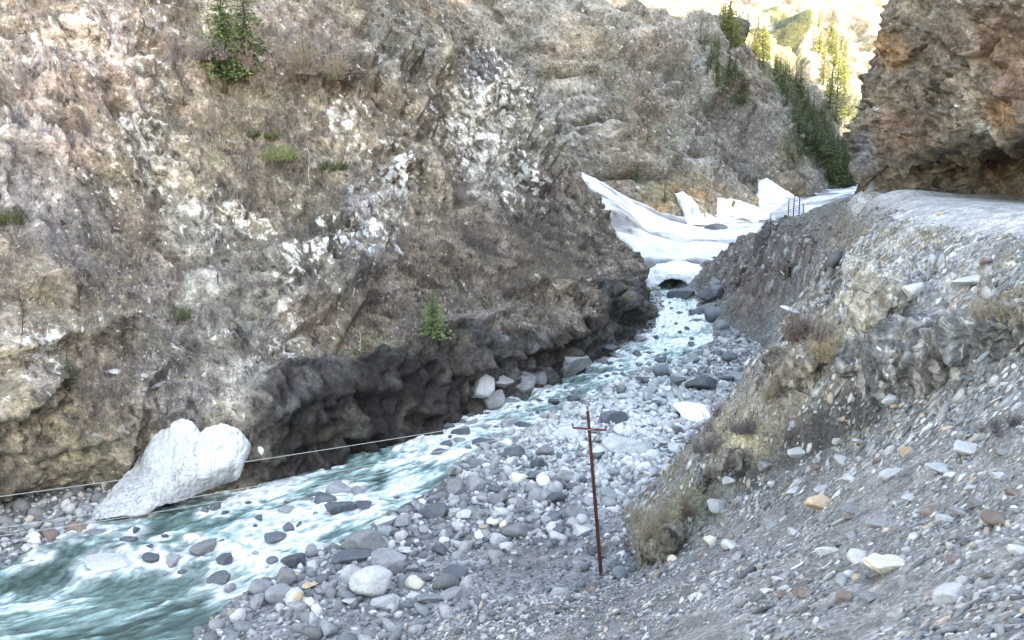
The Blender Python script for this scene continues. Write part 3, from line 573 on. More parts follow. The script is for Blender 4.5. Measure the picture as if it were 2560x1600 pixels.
# ------------------------------------------------------------------ snowfield in the valley floor
snow_pts = [(18, 137, -12.6), (24, 138, -12.7), (30, 138, -12.7), (36, 136, -12.3), (44, 136, -12.5), (17.4, 172, -1.3), (19, 160, -5.5), (12, 172, 1.0), (23.7, 162, -8.8), (28, 155, -11.2), (35, 160, -11.3), (45, 165, -11.0), (60, 165, -11),
    (30, 176, -8.6), (38, 186, -9.6), (50, 185, -10), (64, 195, -9.3), (80, 195, -9), (48, 210, -8.6), (60, 226, -7.6), (75, 240, -6.6), (90, 235, -5.2), (110, 235, -4), (96, 268, -4.6), (115, 270, -3.0), (125, 300, -2.8), (110, 300, -3.8), (140, 300, -2.2), (150, 350, -.5), (185, 400, 1.0), (200, 440, 1.5), (10, 145, -11.5), (52, 140, -12.8), (130, 250, -2)]
tsn = TPS(snow_pts)
nx_, ny_ = np.concatenate([np.arange(8, 62, .3), np.linspace(63, 230, 110)]), np.concatenate([np.arange(135.2, 200, .3), np.linspace(201, 460, 190)])
XN, YN = np.meshgrid(nx_, ny_, indexing='ij'); xf, yf = XN.ravel(), YN.ravel()
zn = tsn(xf, yf); Pn = np.stack([xf, yf, zn*0], 1)
near = 136.6+fbm(Pn, 5, 3, 601)*1.6
fc = sstep(0, 1.3, yf-near)
lump = np.abs(fbm(Pn, 7, 3, 602))*1.1+fbm(Pn, 2.0, 3, 603)*.25
zn = zn+(lump-.25)*sstep(20, 5, np.abs(zn+11)+0*yf)
zn = plane(yf)-1+(zn-plane(yf)+1)*np.sqrt(np.clip(fc, 0, 1))
Pn[:, 2] = zn; SS = Pn.reshape(len(nx_), len(ny_), 3); Nn = normals(SS).reshape(-1, 3)
dirt = sstep(-.02, .4, fbm(Pn*np.array([.5, 1.4, 1]), 8, 5, 604))*.85+sstep(.1, .5, fbm(Pn, 1.2, 4, 605))*.25+sstep(.8, .3, np.abs(Nn[:, 2]))*sstep(139.5, 138, yf)*.85
csn = lerp(col(.66, .68, .71), col(.10, .095, .09), np.clip(dirt, 0, 1)[:, None])
snow = link('snowfield', make_mesh('snowfield', Pn, grid_faces(len(nx_), len(ny_)), M_snow, csn, smooth=True)); tag(snow, kind='structure')

# ------------------------------------------------------------------ rock shapes
def ico(sub):
    t = (1+5**.5)/2
    V = [(-1, t, 0), (1, t, 0), (-1, -t, 0), (1, -t, 0), (0, -1, t), (0, 1, t), (0, -1, -t), (0, 1, -t), (t, 0, -1), (t, 0, 1), (-t, 0, -1), (-t, 0, 1)]
    F = [(0, 11, 5), (0, 5, 1), (0, 1, 7), (0, 7, 10), (0, 10, 11), (1, 5, 9), (5, 11, 4), (11, 10, 2), (10, 7, 6), (7, 1, 8), (3, 9, 4), (3, 4, 2), (3, 2, 6), (3, 6, 8), (3, 8, 9), (4, 9, 5), (2, 4, 11), (6, 2, 10), (8, 6, 7), (9, 8, 1)]
    V = [np.array(v)/np.linalg.norm(v) for v in V]
    for _ in range(sub):
        mid = {}; NF = []
        def m(a, b):
            k = (min(a, b), max(a, b))
            if k not in mid:
                v = V[a]+V[b]; V.append(v/np.linalg.norm(v)); mid[k] = len(V)-1
            return mid[k]
        for a, b, c in F:
            x, y, z = m(a, b), m(b, c), m(c, a); NF += [(a, x, z), (b, y, x), (c, z, y), (x, y, z)]
        F = NF
    return np.array(V), np.array(F)
ICO = [ico(k) for k in range(5)]
def rock_shape(sub, seed, dims=(1, .8, .6), planes=11, soft=14.0, rough=.05, sharp=1.0):
    """angular boulder: a ball cut by random planes, its edges slightly worn"""
    r = np.random.default_rng(seed); V, F = ICO[sub]
    n = r.normal(size=(planes, 3)); n /= np.linalg.norm(n, axis=1, keepdims=True)
    h = r.uniform(.42, .88, planes); dt = np.maximum(V@n.T, 1e-3)
    k = h[None]/dt; k = np.concatenate([k, np.full((len(V), 1), 1.08)], 1)
    rad = (np.sum(k**(-soft), 1))**(-1/soft)
    P = V*rad[:, None]
    if sub >= 3:
        P = P*(1+rough*fbm(P*1.0+seed, .6, 3, seed)+rough*.5*fbm(P+seed, .18, 2, seed))[:, None]
    return P*np.array(dims), F
def rotm(r, flat=0.5):
    a = r.uniform(0, 2*math.pi); b = r.normal()*flat; c = r.normal()*flat
    ca, sa, cb, sb, cc_, sc = math.cos(a), math.sin(a), math.cos(b), math.sin(b), math.cos(c), math.sin(c)
    Rz = np.array([[ca, -sa, 0], [sa, ca, 0], [0, 0, 1]]); Rx = np.array([[1, 0, 0], [0, cb, -sb], [0, sb, cb]]); Ry = np.array([[cc_, 0, sc], [0, 1, 0], [-sc, 0, cc_]])
    return Rx@Ry@Rz
def batch_rocks(name, pos, size, cols, sub, nt, flatness, tilt, seed, label_kind='stuff', up=None):
    """many stones in one mesh: for gravel nobody could count"""
    r = np.random.default_rng(seed); nT = [rock_shape(sub, seed*100+k, (1.15, r.uniform(.65, 1.0), flatness*r.uniform(.8, 1.5)), planes=7) for k in range(nt)]
    VV, FF, CC = [], [], []; off = 0; nv = len(nT[0][0])
    which = r.integers(0, nt, len(pos)); Rm = [rotm(r, tilt) for _ in range(120)]; rk = r.integers(0, 120, len(pos))
    for k in range(nt):
        idx = np.where(which == k)[0]
        if not len(idx): continue
        V, F = nT[k]
        RR_ = np.stack([Rm[j] for j in rk[idx]])
        X = np.einsum('nij,vj->nvi', RR_, V)*size[idx][:, None, None]
        if up is not None:
            s_ = up[idx]; X[:, :, 2] += X[:, :, 0]*s_[:, 0:1]+X[:, :, 1]*s_[:, 1:2]
        X += pos[idx][:, None, :]
        VV.append(X.reshape(-1, 3)); CC.append(np.repeat(cols[idx], nv, axis=0))
        FF.append((F[None]+(np.arange(len(idx))*nv)[:, None, None]+off).reshape(-1, 3)); off += len(idx)*nv
    o = link(name, make_mesh(name, np.concatenate(VV), np.concatenate(FF), M_stone, np.concatenate(CC)))
    tag(o, kind='stuff'); return o
def stone_cols(n, r, tone=1.0, warm=0.0):
    t = r.beta(1.6, 2.2, n)[:, None]
    c = lerp(col(.095, .096, .10), col(.69, .685, .68), t**1.2)
    k = r.uniform(size=n); w = col(.42, .34, .28); g = col(.205, .222, .235)
    c = np.where((k < .03+warm)[:, None], w*(.6+.7*r.uniform(size=(n, 1))), c); c = np.where(((k > .8))[:, None], g*(.6+.9*t), c)
    return c*tone

bpy.context.view_layer.update()
DG = bpy.context.evaluated_depsgraph_get()
def hit(px, py, skip=()):
    ok, loc, nrm, idx, ob, mt = scn.ray_cast(DG, (0, 0, 0), ray(px, py))
    return (np.array(loc), np.array(nrm), ob.name) if ok else (W(px, py, 60), np.array([0, 0, 1.]), '')
def drop(x, y, top=200.0):
    ok, loc, nrm, idx, ob, mt = scn.ray_cast(DG, (x, y, top), (0, 0, -1))
    return (np.array(loc), np.array(nrm), ob.name) if ok else None

# ------------------------------------------------------------------ bedrock outcrops breaking through the near slope
def outcrop(top, bot, shelf, mask_amp, colr, seed, nu=230, nv=130, push=.35):
    T = respace(np.array(top, float), 26); B = respace(np.array(bot, float), 26); rows = []
    YT = np.array([hit(*p)[0][1] for p in T]); YB = np.array([hit(*p)[0][1] for p in B])
    kk = np.arange(26); YT = np.polyval(np.polyfit(kk, YT, 2), kk); YB = np.polyval(np.polyfit(kk, YB, 2), kk)
    YB = np.clip(YB, YT-4.0, YT-.2)
    for k in range(26):
        e = math.sin(math.pi*min(max((k+.5)/26, 0), 1))**.5; rw = []
        t_, b_ = T[k], B[k]; w0 = W(t_[0], t_[1], YT[k]); rw.append(w0+np.array([0, 1.2, -1.2])); rw.append(w0+np.array([0, .3, -.1]))
        for f_ in (.0, .12, .3, .5, .7, .88, 1.0):
            Y = lerp(YT[k], YB[k], 1-(1-min(1, f_*2.6+.05))**1.5)-push*e*math.sin(math.pi*min(1, f_+.12))
            rw.append(W(lerp(t_[0], b_[0], f_), lerp(t_[1], b_[1], f_), Y))
        rw.append(rw[-1]+np.array([0, .7, -1.0])); rows.append(rw)
    S = grid_surface(rows, nu, nv); P, d, e, R, N = rock_displace(S, [(1.6, .8, (1, 1, 1.8)), (.6, .42, (1, 1, 2.0)), (.25, .16, (1, 1, 1.6))], None, seed, rough=.05, mask=np.full(nu*nv, mask_amp), big=.2, bed=[(QB, 1.8, .25)])
    c = colr(P)*(.55+.9*np.clip(R/1.6, 0, 1))[:, None]
    o = link('bedrock', make_mesh('bedrock', P, grid_faces(nu, nv), M_rock, c)); tag(o, kind='structure')
def streaky(dark, pale, amt, seed):
    return lambda P: lerp(np.tile(dark, (len(P), 1)), pale, (sstep(.02, .3, fbm(P*np.array([1, 1, .22]), .32, 4, seed))*amt)[:, None])
outcrop([(2085, 880), (2200, 830), (2330, 790), (2470, 775), (2640, 740)], [(2120, 1010), (2200, 1000), (2300, 978), (2430, 925), (2640, 850)], 1, 1.0, streaky(col(.105, .105, .108), col(.36, .35, .335), .7, 901), 902)
outcrop([(2140, 700), (2200, 680), (2270, 690)], [(2070, 850), (2140, 860), (2240, 830)], 1, .9, streaky(col(.30, .27, .23), col(.42, .39, .34), .6, 903), 904, 120, 110)
outcrop([(1930, 890), (1990, 860), (2060, 850)], [(1900, 975), (1980, 990), (2050, 965)], 1, .9, streaky(col(.13, .11, .095), col(.27, .23, .18), .6, 905), 906, 110, 80)
outcrop([(1745, 1180), (1800, 1130), (1850, 1120)], [(1740, 1235), (1800, 1220), (1870, 1180)], 1, .8, streaky(col(.10, .09, .08), col(.25, .22, .18), .5, 907), 908, 100, 60)
outcrop([(1590, 1330), (1650, 1300), (1700, 1310)], [(1600, 1418), (1650, 1410), (1710, 1370)], 1, .8, streaky(col(.15, .14, .11), col(.34, .32, .27), .6, 909), 910, 90, 70)
outcrop([(1840, 690), (1900, 660), (1970, 650)], [(1830, 740), (1900, 735), (1980, 720)], 1, .9, streaky(col(.09, .075, .065), col(.20, .17, .15), .5, 911), 912, 110, 60)
outcrop([(1900, 600), (1960, 585), (2030, 590)], [(1890, 640), (1960, 650), (2030, 640)], 1, .8, streaky(col(.10, .085, .08), col(.20, .18, .17), .5, 913), 914, 100, 60)
bpy.context.view_layer.update()

# ------------------------------------------------------------------ gravel bar: countless cobbles
r1 = np.random.default_rng(3)
N = 60000
gx = r1.uniform(-34, 40, N); gy = r1.uniform(28, 132, N)
keep = r1.uniform(size=N) < np.clip(1.5-(gy-30)/90, .28, 1)
gx, gy = gx[keep], gy[keep]
z, drr, dll = bed(gx, gy)
zs = np.full(len(gx), -99.0)
ok = np.maximum(drr, dll) > -.2
tz = tps(gx, gy); ok &= z > tz-.3
ppx_, ppy_ = proj(np.stack([gx, gy, z], 1)); ok &= (ppx_ > -120) & (ppx_ < 2250) & (ppy_ < 1750)
gx, gy, z, drr, dll, ppx_, ppy_ = [a[ok] for a in (gx, gy, z, drr, dll, ppx_, ppy_)]
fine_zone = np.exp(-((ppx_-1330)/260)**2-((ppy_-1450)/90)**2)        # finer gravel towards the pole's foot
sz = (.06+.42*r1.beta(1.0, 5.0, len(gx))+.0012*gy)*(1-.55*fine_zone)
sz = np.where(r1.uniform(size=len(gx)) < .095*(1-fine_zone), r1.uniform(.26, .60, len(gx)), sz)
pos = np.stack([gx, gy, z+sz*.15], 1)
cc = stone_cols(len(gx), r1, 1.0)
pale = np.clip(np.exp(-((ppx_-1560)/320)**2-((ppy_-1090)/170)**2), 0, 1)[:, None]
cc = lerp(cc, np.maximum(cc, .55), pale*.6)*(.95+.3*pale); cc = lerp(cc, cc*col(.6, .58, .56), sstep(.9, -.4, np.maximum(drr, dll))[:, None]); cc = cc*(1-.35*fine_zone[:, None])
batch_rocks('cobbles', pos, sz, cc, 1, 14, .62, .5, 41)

# ------------------------------------------------------------------ loose scree on the near slope
def slope_z(x, y):
    i = np.clip(np.searchsorted(sx_, x)-1, 0, len(sx_)-2); j = np.clip(np.searchsorted(sy_, y)-1, 0, len(sy_)-2)
    Z = gz.reshape(len(sx_), len(sy_)); fx = (x-sx_[i])/(sx_[i+1]-sx_[i]); fy = (y-sy_[j])/(sy_[j+1]-sy_[j])
    z = Z[i, j]*(1-fx)*(1-fy)+Z[i+1, j]*fx*(1-fy)+Z[i, j+1]*(1-fx)*fy+Z[i+1, j+1]*fx*fy
    return z, (Z[i+1, j]-Z[i, j])/(sx_[i+1]-sx_[i]), (Z[i, j+1]-Z[i, j])/(sy_[j+1]-sy_[j])
N = 165000
gx = r1.uniform(-16, 25, N); gy = r1.uniform(8, 64, N)
z, ax_, ay_ = slope_z(gx, gy); px_, py_ = proj(np.stack([gx, gy, z], 1))
bz = plane(gy)+.6; rmk = road_mask(gx, gy)
sort_ = fbm(np.stack([gx*.6, gy*.6, z*1.6], 1), 3.2, 3, 702)
dens = .55+.9*fbm(np.stack([gx, gy*.6, z], 1), 3.5, 3, 701)+.5*sort_
dens = dens*(1-.55*np.exp(-((px_-1800)/250)**2-((py_-1330)/60)**2))*(1-.93*np.exp(-((px_-2230)/330)**2-((py_-830)/170)**2))*(1-.85*np.exp(-((px_-1850)/230)**2-((py_-1120)/130)**2))*(1-.6*np.exp(-((px_-1650)/100)**2-((py_-1320)/70)**2))
ok = (z > bz-.5) & (rmk < .3) & (px_ > 900) & (px_ < 2680) & (py_ < 1720) & (r1.uniform(size=N) < dens)
gx, gy, z, ax_, ay_, px_, py_, sort_ = [a[ok] for a in (gx, gy, z, ax_, ay_, px_, py_, sort_)]
sz = (.03+.36*r1.beta(.75, 9.0, len(gx)))*(.6+gy/40)*np.clip(1+1.1*sort_, .45, 1.8)
pos = np.stack([gx, gy, z+sz*.1], 1); up = np.stack([np.clip(ax_, -1, 1), np.clip(ay_, -1, 1)], 1)
cc = stone_cols(len(gx), r1, .92, .03)
batch_rocks('scree_stones', pos, sz, cc, 0, 16, .42, .6, 43, up=up)
# stones on the earth bank under the snow
N = 6000
gx = r1.uniform(22, 40, N); gy = r1.uniform(62, 140, N); z, ax_, ay_ = slope_z(gx, gy)
ok = (z > plane(gy)+.3) & (road_mask(gx, gy) < .2); gx, gy, z = gx[ok], gy[ok], z[ok]
sz = .08+.38*r1.beta(1, 7, len(gx)); batch_rocks('bank_stones', np.stack([gx, gy, z+sz*.1], 1), sz, lerp(stone_cols(len(gx), r1, .7, .05), col(.15, .125, .115), .4), 1, 8, .55, .5, 44)
# rubble along the ledges and gullies of the left mountainside
PLv, NLv, hg_, cr_, sx0, sy0, bd_ = HILL
vis = (sx0 > -60) & (sx0 < 1720) & (sy0 > -40) & (sy0 < 1500) & (hg_ > .3) & (PLv[:, 1] > 20)
cand = np.where(vis & (NLv[:, 2] > .42) & (bd_ < .3))[0]
pr = 1/(1+0*cand)
pick = r1.choice(cand, 9000); sz = .05+.30*r1.beta(1, 7, len(pick))
batch_rocks('mountainside_rubble', PLv[pick]+NLv[pick]*.02, sz, lerp(stone_cols(len(pick), r1, .8, .12), col(.30, .26, .22), .45), 1, 8, .6, .6, 45)

# ------------------------------------------------------------------ dry grass and brush
def tufts(name, P, N, h, cols, blades, seed, spread=.35, width=.05, droop=.4, clump=1.0):
    r = np.random.default_rng(seed); n = len(P)
    B = np.repeat(P, blades, axis=0); hh = np.repeat(h, blades)*r.uniform(.5, 1.1, n*blades)
    a = r.uniform(0, 2*math.pi, n*blades); lean = r.uniform(0, spread*2.4, n*blades)
    D = np.stack([np.cos(a)*lean, np.sin(a)*lean, np.ones(n*blades)], 1)+np.repeat(N, blades, axis=0)*.5
    D /= np.linalg.norm(D, axis=1, keepdims=True)
    o = np.stack([r.normal(size=n*blades), r.normal(size=n*blades), r.normal(size=n*blades)*.3], 1)*(np.repeat(h, blades)*.28*clump)[:, None]
    B = B+o; s_ = np.stack([-np.sin(a+r.normal(size=n*blades)), np.cos(a), r.normal(size=n*blades)*.4], 1)*(hh*width)[:, None]
    mid_ = B+D*(hh*.55)[:, None]; tip = B+D*hh[:, None]-np.array([0, 0, 1.])*(hh*lean*droop)[:, None]
    V = np.stack([B-s_, B+s_, mid_+s_*.8, mid_-s_*.8, tip], 1).reshape(-1, 3)
    k = np.arange(n*blades)*5
    F = np.concatenate([np.stack([k, k+1, k+2], 1), np.stack([k, k+2, k+3], 1), np.stack([k+3, k+2, k+4], 1)])
    c = np.repeat(np.repeat(cols, blades, axis=0)*r.uniform(.7, 1.3, (n*blades, 1)), 5, axis=0)
    ob = link(name, make_mesh(name, V, F, M_leaf, c)); tag(ob, kind='stuff'); return ob
gr = np.where(vis & (NLv[:, 2] > .42) & (bd_ < .5) & (hg_ > 2))[0]
g1 = np.exp(-((sx0-600)/500)**2-((sy0-350)/330)**2)+np.exp(-((sx0-1200)/430)**2-((sy0-620)/190)**2)+.7*np.exp(-((sx0-900)/280)**2-((sy0-800)/120)**2)
nf = fbm(PLv, 4.5, 3, 711)
w_ = np.clip(g1[gr]+nf[gr]*.9-(cr_[gr]-.3)*1.0, 0.01, 2); w_ /= w_.sum()
pick = r1.choice(gr, 15000, p=w_); t_ = sstep(-.25, .25, nf[pick]+r1.normal(size=len(pick))*.1)[:, None]
tufts('dry_grass', PLv[pick], NLv[pick], r1.uniform(.2, .5, len(pick)), lerp(col(.36, .30, .22), col(.24, .20, .155), t_), 7, 51, width=.06)
nb = fbm(PLv, 6.5, 3, 712)
w_ = np.clip(g1[gr]*.6+nb[gr]*1.3-.15, 0.0, 1.2)+.02; w_ /= w_.sum()
cenb = r1.choice(gr, 620, p=w_); grid_ = PLv[gr]; sel = []
for c_ in cenb:
    rad_ = r1.uniform(.35, 1.3); d2 = ((grid_-PLv[c_])**2).sum(1); q_ = np.where(d2 < rad_*rad_)[0]
    if len(q_): sel.append(gr[r1.choice(q_, int(10+22*rad_))])
pick = np.concatenate(sel)
tufts('brushwood', PLv[pick], NLv[pick], r1.uniform(.3, .9, len(pick)), lerp(col(.12, .095, .085), col(.22, .18, .165), r1.uniform(size=(len(pick), 1))), 7, 52, spread=.5, width=.022, clump=1.6)
# grass on the near spur
N = 20000; gx = r1.uniform(6, 30, N); gy = r1.uniform(34, 74, N); z, ax_, ay_ = slope_z(gx, gy); P_ = np.stack([gx, gy, z], 1); px_, py_ = proj(P_)
d_ = 0
for sx, sy, rx, ry in [(1880, 1070, 90, 60), (1760, 1180, 100, 70), (1640, 1310, 80, 70), (1960, 960, 60, 60), (2050, 830, 60, 80), (2130, 1090, 60, 30), (2210, 1180, 60, 30), (2150, 690, 60, 80), (2510, 780, 60, 60), (2300, 600, 80, 25)]:
    d_ = d_+np.exp(-((px_-sx)/rx)**2-((py_-sy)/ry)**2)
ok = (r1.uniform(size=N) < d_*.9+.02) & (z > plane(gy)+.8) & (road_mask(gx, gy) < .1)
P_ = P_[ok]; gcol = lerp(col(.33, .28, .20), col(.15, .14, .09), (r1.uniform(size=len(P_)) < .3)[:, None].astype(float)*.8)
tufts('bank_grass', P_, np.tile([0, 0, 1.], (len(P_), 1)), r1.uniform(.15, .45, len(P_)), gcol, 8, 53, spread=.5, width=.05, droop=.7)

# ------------------------------------------------------------------ snow bridge with its melt cave
def shell(name, rows, nu, nv, mat, tint, disp=.12, seed=9, flip=False, sc=1.0, closed=False):
    S = grid_surface(rows, nu, nv); P = S.reshape(-1, 3); N = normals(S).reshape(-1, 3)
    P = P+N*(fbm(P, 1.6*sc, 4, seed)*disp*2+fbm(P, .35*sc, 3, seed+3, ridged=True)*disp*.5)[:, None]
    return make_mesh(name, P, grid_faces(nu, nv, flip), mat, tint(P, N), smooth=True)
rows = []
for k, u in enumerate(np.linspace(0, 1, 9)):
    a = math.pi*u; xc = 25.4-5.6*math.cos(a)*1.0; hh = 4.2*math.sin(a)**.6; y0 = 132.6-1.8*math.sin(a); zp = plane(132)-.3
    op = math.exp(-((u-.40)/.17)**4)*2.7       # the opening over the water
    rows.append([(xc, 150, zp+hh*.9+.6), (xc, 143, zp+hh*1.0+.3), (xc, 137.5, zp+hh*.98), (xc, y0+1.6, zp+hh*.86), (xc, y0+.3, zp+hh*.6+op*.15), (xc, y0, zp+max(hh*.25, op*1.0)), (xc, y0+.15, zp-.7+op), (xc, y0+1.6, zp-.75+op*1.15), (xc, y0+9, zp-.8+op*1.3)])
dome = link('snow_bridge', shell('snow_bridge', rows, 170, 150, M_snow, lambda P, N: lerp(col(.84, .86, .88), col(.55, .53, .50), (sstep(.15, .5, fbm(P, 2.5, 4, 61))*.6)[:, None]), .18, 62))
tag(dome, 'smooth white snow dome over the river with a dark melt cave under it', 'snow bridge')

# ------------------------------------------------------------------ leftover snow block under the left cliff
top = [(228, 1292, 50.6), (262, 1240, 51.2), (300, 1205, 52.0), (345, 1160, 53.2), (378, 1108, 54.6), (402, 1090, 55.2), (428, 1078, 55.6), (452, 1058, 56.0), (478, 1068, 56.0), (500, 1092, 55.6), (520, 1078, 55.8), (548, 1066, 56.0), (590, 1076, 56.0), (618, 1098, 55.8), (626, 1118, 55.4)]
bot = [(228, 1300, 50.2), (262, 1296, 49.6), (300, 1290, 49.4), (340, 1285, 49.4), (378, 1270, 49.7), (400, 1264, 49.9), (425, 1258, 50.2), (450, 1250, 50.6), (478, 1242, 51.0), (500, 1234, 51.3), (522, 1224, 51.7), (545, 1214, 52.2), (575, 1204, 52.6), (600, 1186, 53.0), (616, 1150, 54.0)]
rows = []
for t, b in zip(top, bot):
    th_ = hit(t[0], t[1]); bh_ = hit(b[0], b[1]); tY = min(t[2], th_[0][1]-.8); B_ = W(b[0], b[1], min(b[2], bh_[0][1]-.1)); T_ = W(t[0], t[1], max(tY, B_[1]+.3)); mdl = (T_+B_)/2; size = np.linalg.norm(T_-B_)
    q1 = T_*.30+B_*.70+np.array([.1, -.4, .05])*min(size*.25, 1); q2 = T_*.65+B_*.35+np.array([.1, -.35, .1])*min(size*.25, 1)
    bk = np.array([-.3, 1.0, 0])
    rows.append([B_+bk*4.5+np.array([0, 0, -.2*size]), B_+bk*1.5+np.array([0, 0, .10*size]), B_+bk*.35, B_, q1, q2, T_, T_+bk*.45+np.array([0, 0, -.05]), T_+bk*1.6+np.array([0, 0, -.5*size]), T_+bk*2.5+np.array([0, 0, -size-1.2])])
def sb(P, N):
    pit_shade = sstep(-.05, .35, fbm(P, .14, 3, 65))*np.clip(.55+1.1*fbm(P, 1.3, 3, 67), .1, 1); a = sstep(.0, .5, fbm(P, 3.0, 3, 66)+.2)
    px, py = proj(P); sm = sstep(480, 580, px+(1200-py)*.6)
    und_shade = sstep(-14, 14, py-(1250-(px-400)*.49)+fbm(P, .8, 3, 68)*14)*sstep(380, 430, px)*sstep(600, 580, px)  # shade of the hollow under the slab painted grey, with dirty snow
    pit_shade = np.maximum(pit_shade, und_shade*.85); sm = sm*(1-und_shade)
    return lerp(lerp(col(.42, .43, .44), col(.58, .59, .61), sm[:, None]), col(.20, .20, .21), (pit_shade*(1-sm)*.85+sm*.2*a)[:, None])
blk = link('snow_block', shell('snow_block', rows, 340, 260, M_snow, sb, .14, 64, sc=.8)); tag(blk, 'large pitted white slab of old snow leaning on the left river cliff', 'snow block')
def blob(name, px, py, Y, dims, mat, seed, sub=4, **kw):
    V, F = rock_shape(sub, seed, dims, planes=9, soft=7, rough=.12); V = V@rotm(np.random.default_rng(seed), .2).T
    o = link(name, make_mesh(name, V, F, mat, np.tile(col(.82, .83, .85), (len(V), 1)), smooth=True)); o.location = W(px, py, Y); return o
o = blob('snow_lump', 645, 1126, 55.2, (.45, .5, .42), M_snow, 71); tag(o, 'small white lump of snow on the ledge right of the big snow slab', 'snow lump')
o = blob('snow_patch', 1770, 1045, 58.5, (4.6, 2.6, .9), M_snow, 72); o.location = hit(1765, 1045)[0]+np.array([0, 0, .12]); tag(o, 'bright white snow patch on the gravel at the foot of the brown spur', 'snow patch')

# snow lying in the gullies of the middle ridge
def tongue(L, R, label, seed, nA=46, nB=26, th=2.2):
    L = respace(np.array(L, float), nA); R = respace(np.array(R, float), nA); t = np.linspace(0, 1, nB)
    px = L[:, :1]*(1-t)+R[:, :1]*t; py = L[:, 1:]*(1-t)+R[:, 1:]*t
    D = np.array([[min(max(hit(px[i, j], py[i, j])[0][1], 150), 330) for j in range(nB)] for i in range(nA)])
    for _ in range(25):
        E = np.pad(D, 1, mode='edge'); D = (E[:-2, 1:-1]+E[2:, 1:-1]+E[1:-1, :-2]+E[1:-1, 2:]+E[1:-1, 1:-1])/5
    bul = np.sin(np.pi*np.clip(t, 0, 1))[None]**.5
    S = np.array([[W(px[i, j], py[i, j], D[i, j]-.5-th*bul[0, j]) for j in range(nB)] for i in range(nA)])
    S = np.concatenate([S[:, :1]+[0, 5, -.5], S, S[:, -1:]+[0, 5, -.5]], 1); S = np.concatenate([S[:1]+[0, 5, -.5], S, S[-1:]+[0, 5, -1]], 0)
    A = catmull(S, 150); S = catmull(A.transpose(1, 0, 2), 90).transpose(1, 0, 2); P = S.reshape(-1, 3); P = P+fbm(P, 3.5, 4, seed)[:, None]*np.array([.9, .5, .9])*.9
    c_ = lerp(col(.84, .86, .88), col(.35, .33, .31), (sstep(.2, .5, fbm(P, 4, 4, seed+3))*.6)[:, None])
    o = link('snow_patch', make_mesh('snow_patch', P, grid_faces(150, 90), M_snow, c_, smooth=True)); tag(o, label, 'snow patch')
tongue([(1688, 482), (1704, 520), (1715, 562)], [(1704, 480), (1758, 526), (1810, 562)], 'narrow tongue of snow in the ochre gully above the snowfield', 81)
tongue([(1790, 496), (1788, 522), (1790, 560)], [(1838, 500), (1900, 520), (1945, 552)], 'low snow bank at the foot of the grey buttress', 82)
tongue([(1895, 448), (1893, 490), (1900, 545)], [(1915, 446), (1962, 474), (2020, 508)], 'tall wedge of snow in the gully right of the grey buttress', 83)

# ------------------------------------------------------------------ boulders, each one a thing
TEMPL = {}
def rock_me(mat, kind, seed):
    k = (mat.name, kind, seed)
    if k not in TEMPL:
        dims = {'round': (1, .86, .72), 'block': (1, .8, .66), 'slab': (1, .66, .26), 'long': (1, .5, .42), 'wedge': (1, .7, .55), 'tall': (.62, .55, 1.0)}[kind]
        V, F = rock_shape(3 if seed < 50 else 4, 900+seed*17+len(kind), dims, planes={'round': 16, 'block': 11, 'slab': 12, 'long': 11, 'wedge': 9, 'tall': 11}[kind], soft={'round': 10}.get(kind, 40), rough=.06)
        me = make_mesh('boulder', V, F, mat)
        TEMPL[k] = me
    return TEMPL[k]
BR = random.Random(12)
bpy.context.view_layer.update()
def put_rock(name, px, py, wpx, mat, kind, label, cat='boulder', group=None, seed=None, sink=.25, yaw=None, tilt=0.0, loc=None, size=None, ty=None):
    seed = BR.randrange(0, 8) if seed is None else seed
    o = link(name, rock_me(mat, kind, seed))
    if loc is None:
        h = hit(px, py)[0]; loc = h; dist = float(h@np.array([0, cP, -sP])); size = wpx*dist/FPX/2/.74
    hh = {'round': .72, 'block': .66, 'slab': .26, 'long': .42, 'wedge': .55, 'tall': 1.0}[kind]*size*.8
    o.location = (loc[0], loc[1], loc[2]+hh*(1-2*sink)*.5)
    o.scale = (size,)*3; o.rotation_euler = (tilt if ty is None else ty, tilt, BR.uniform(0, 6.28) if yaw is None else yaw)
    tag(o, label, cat, group); return o
R_ = 'boulder'
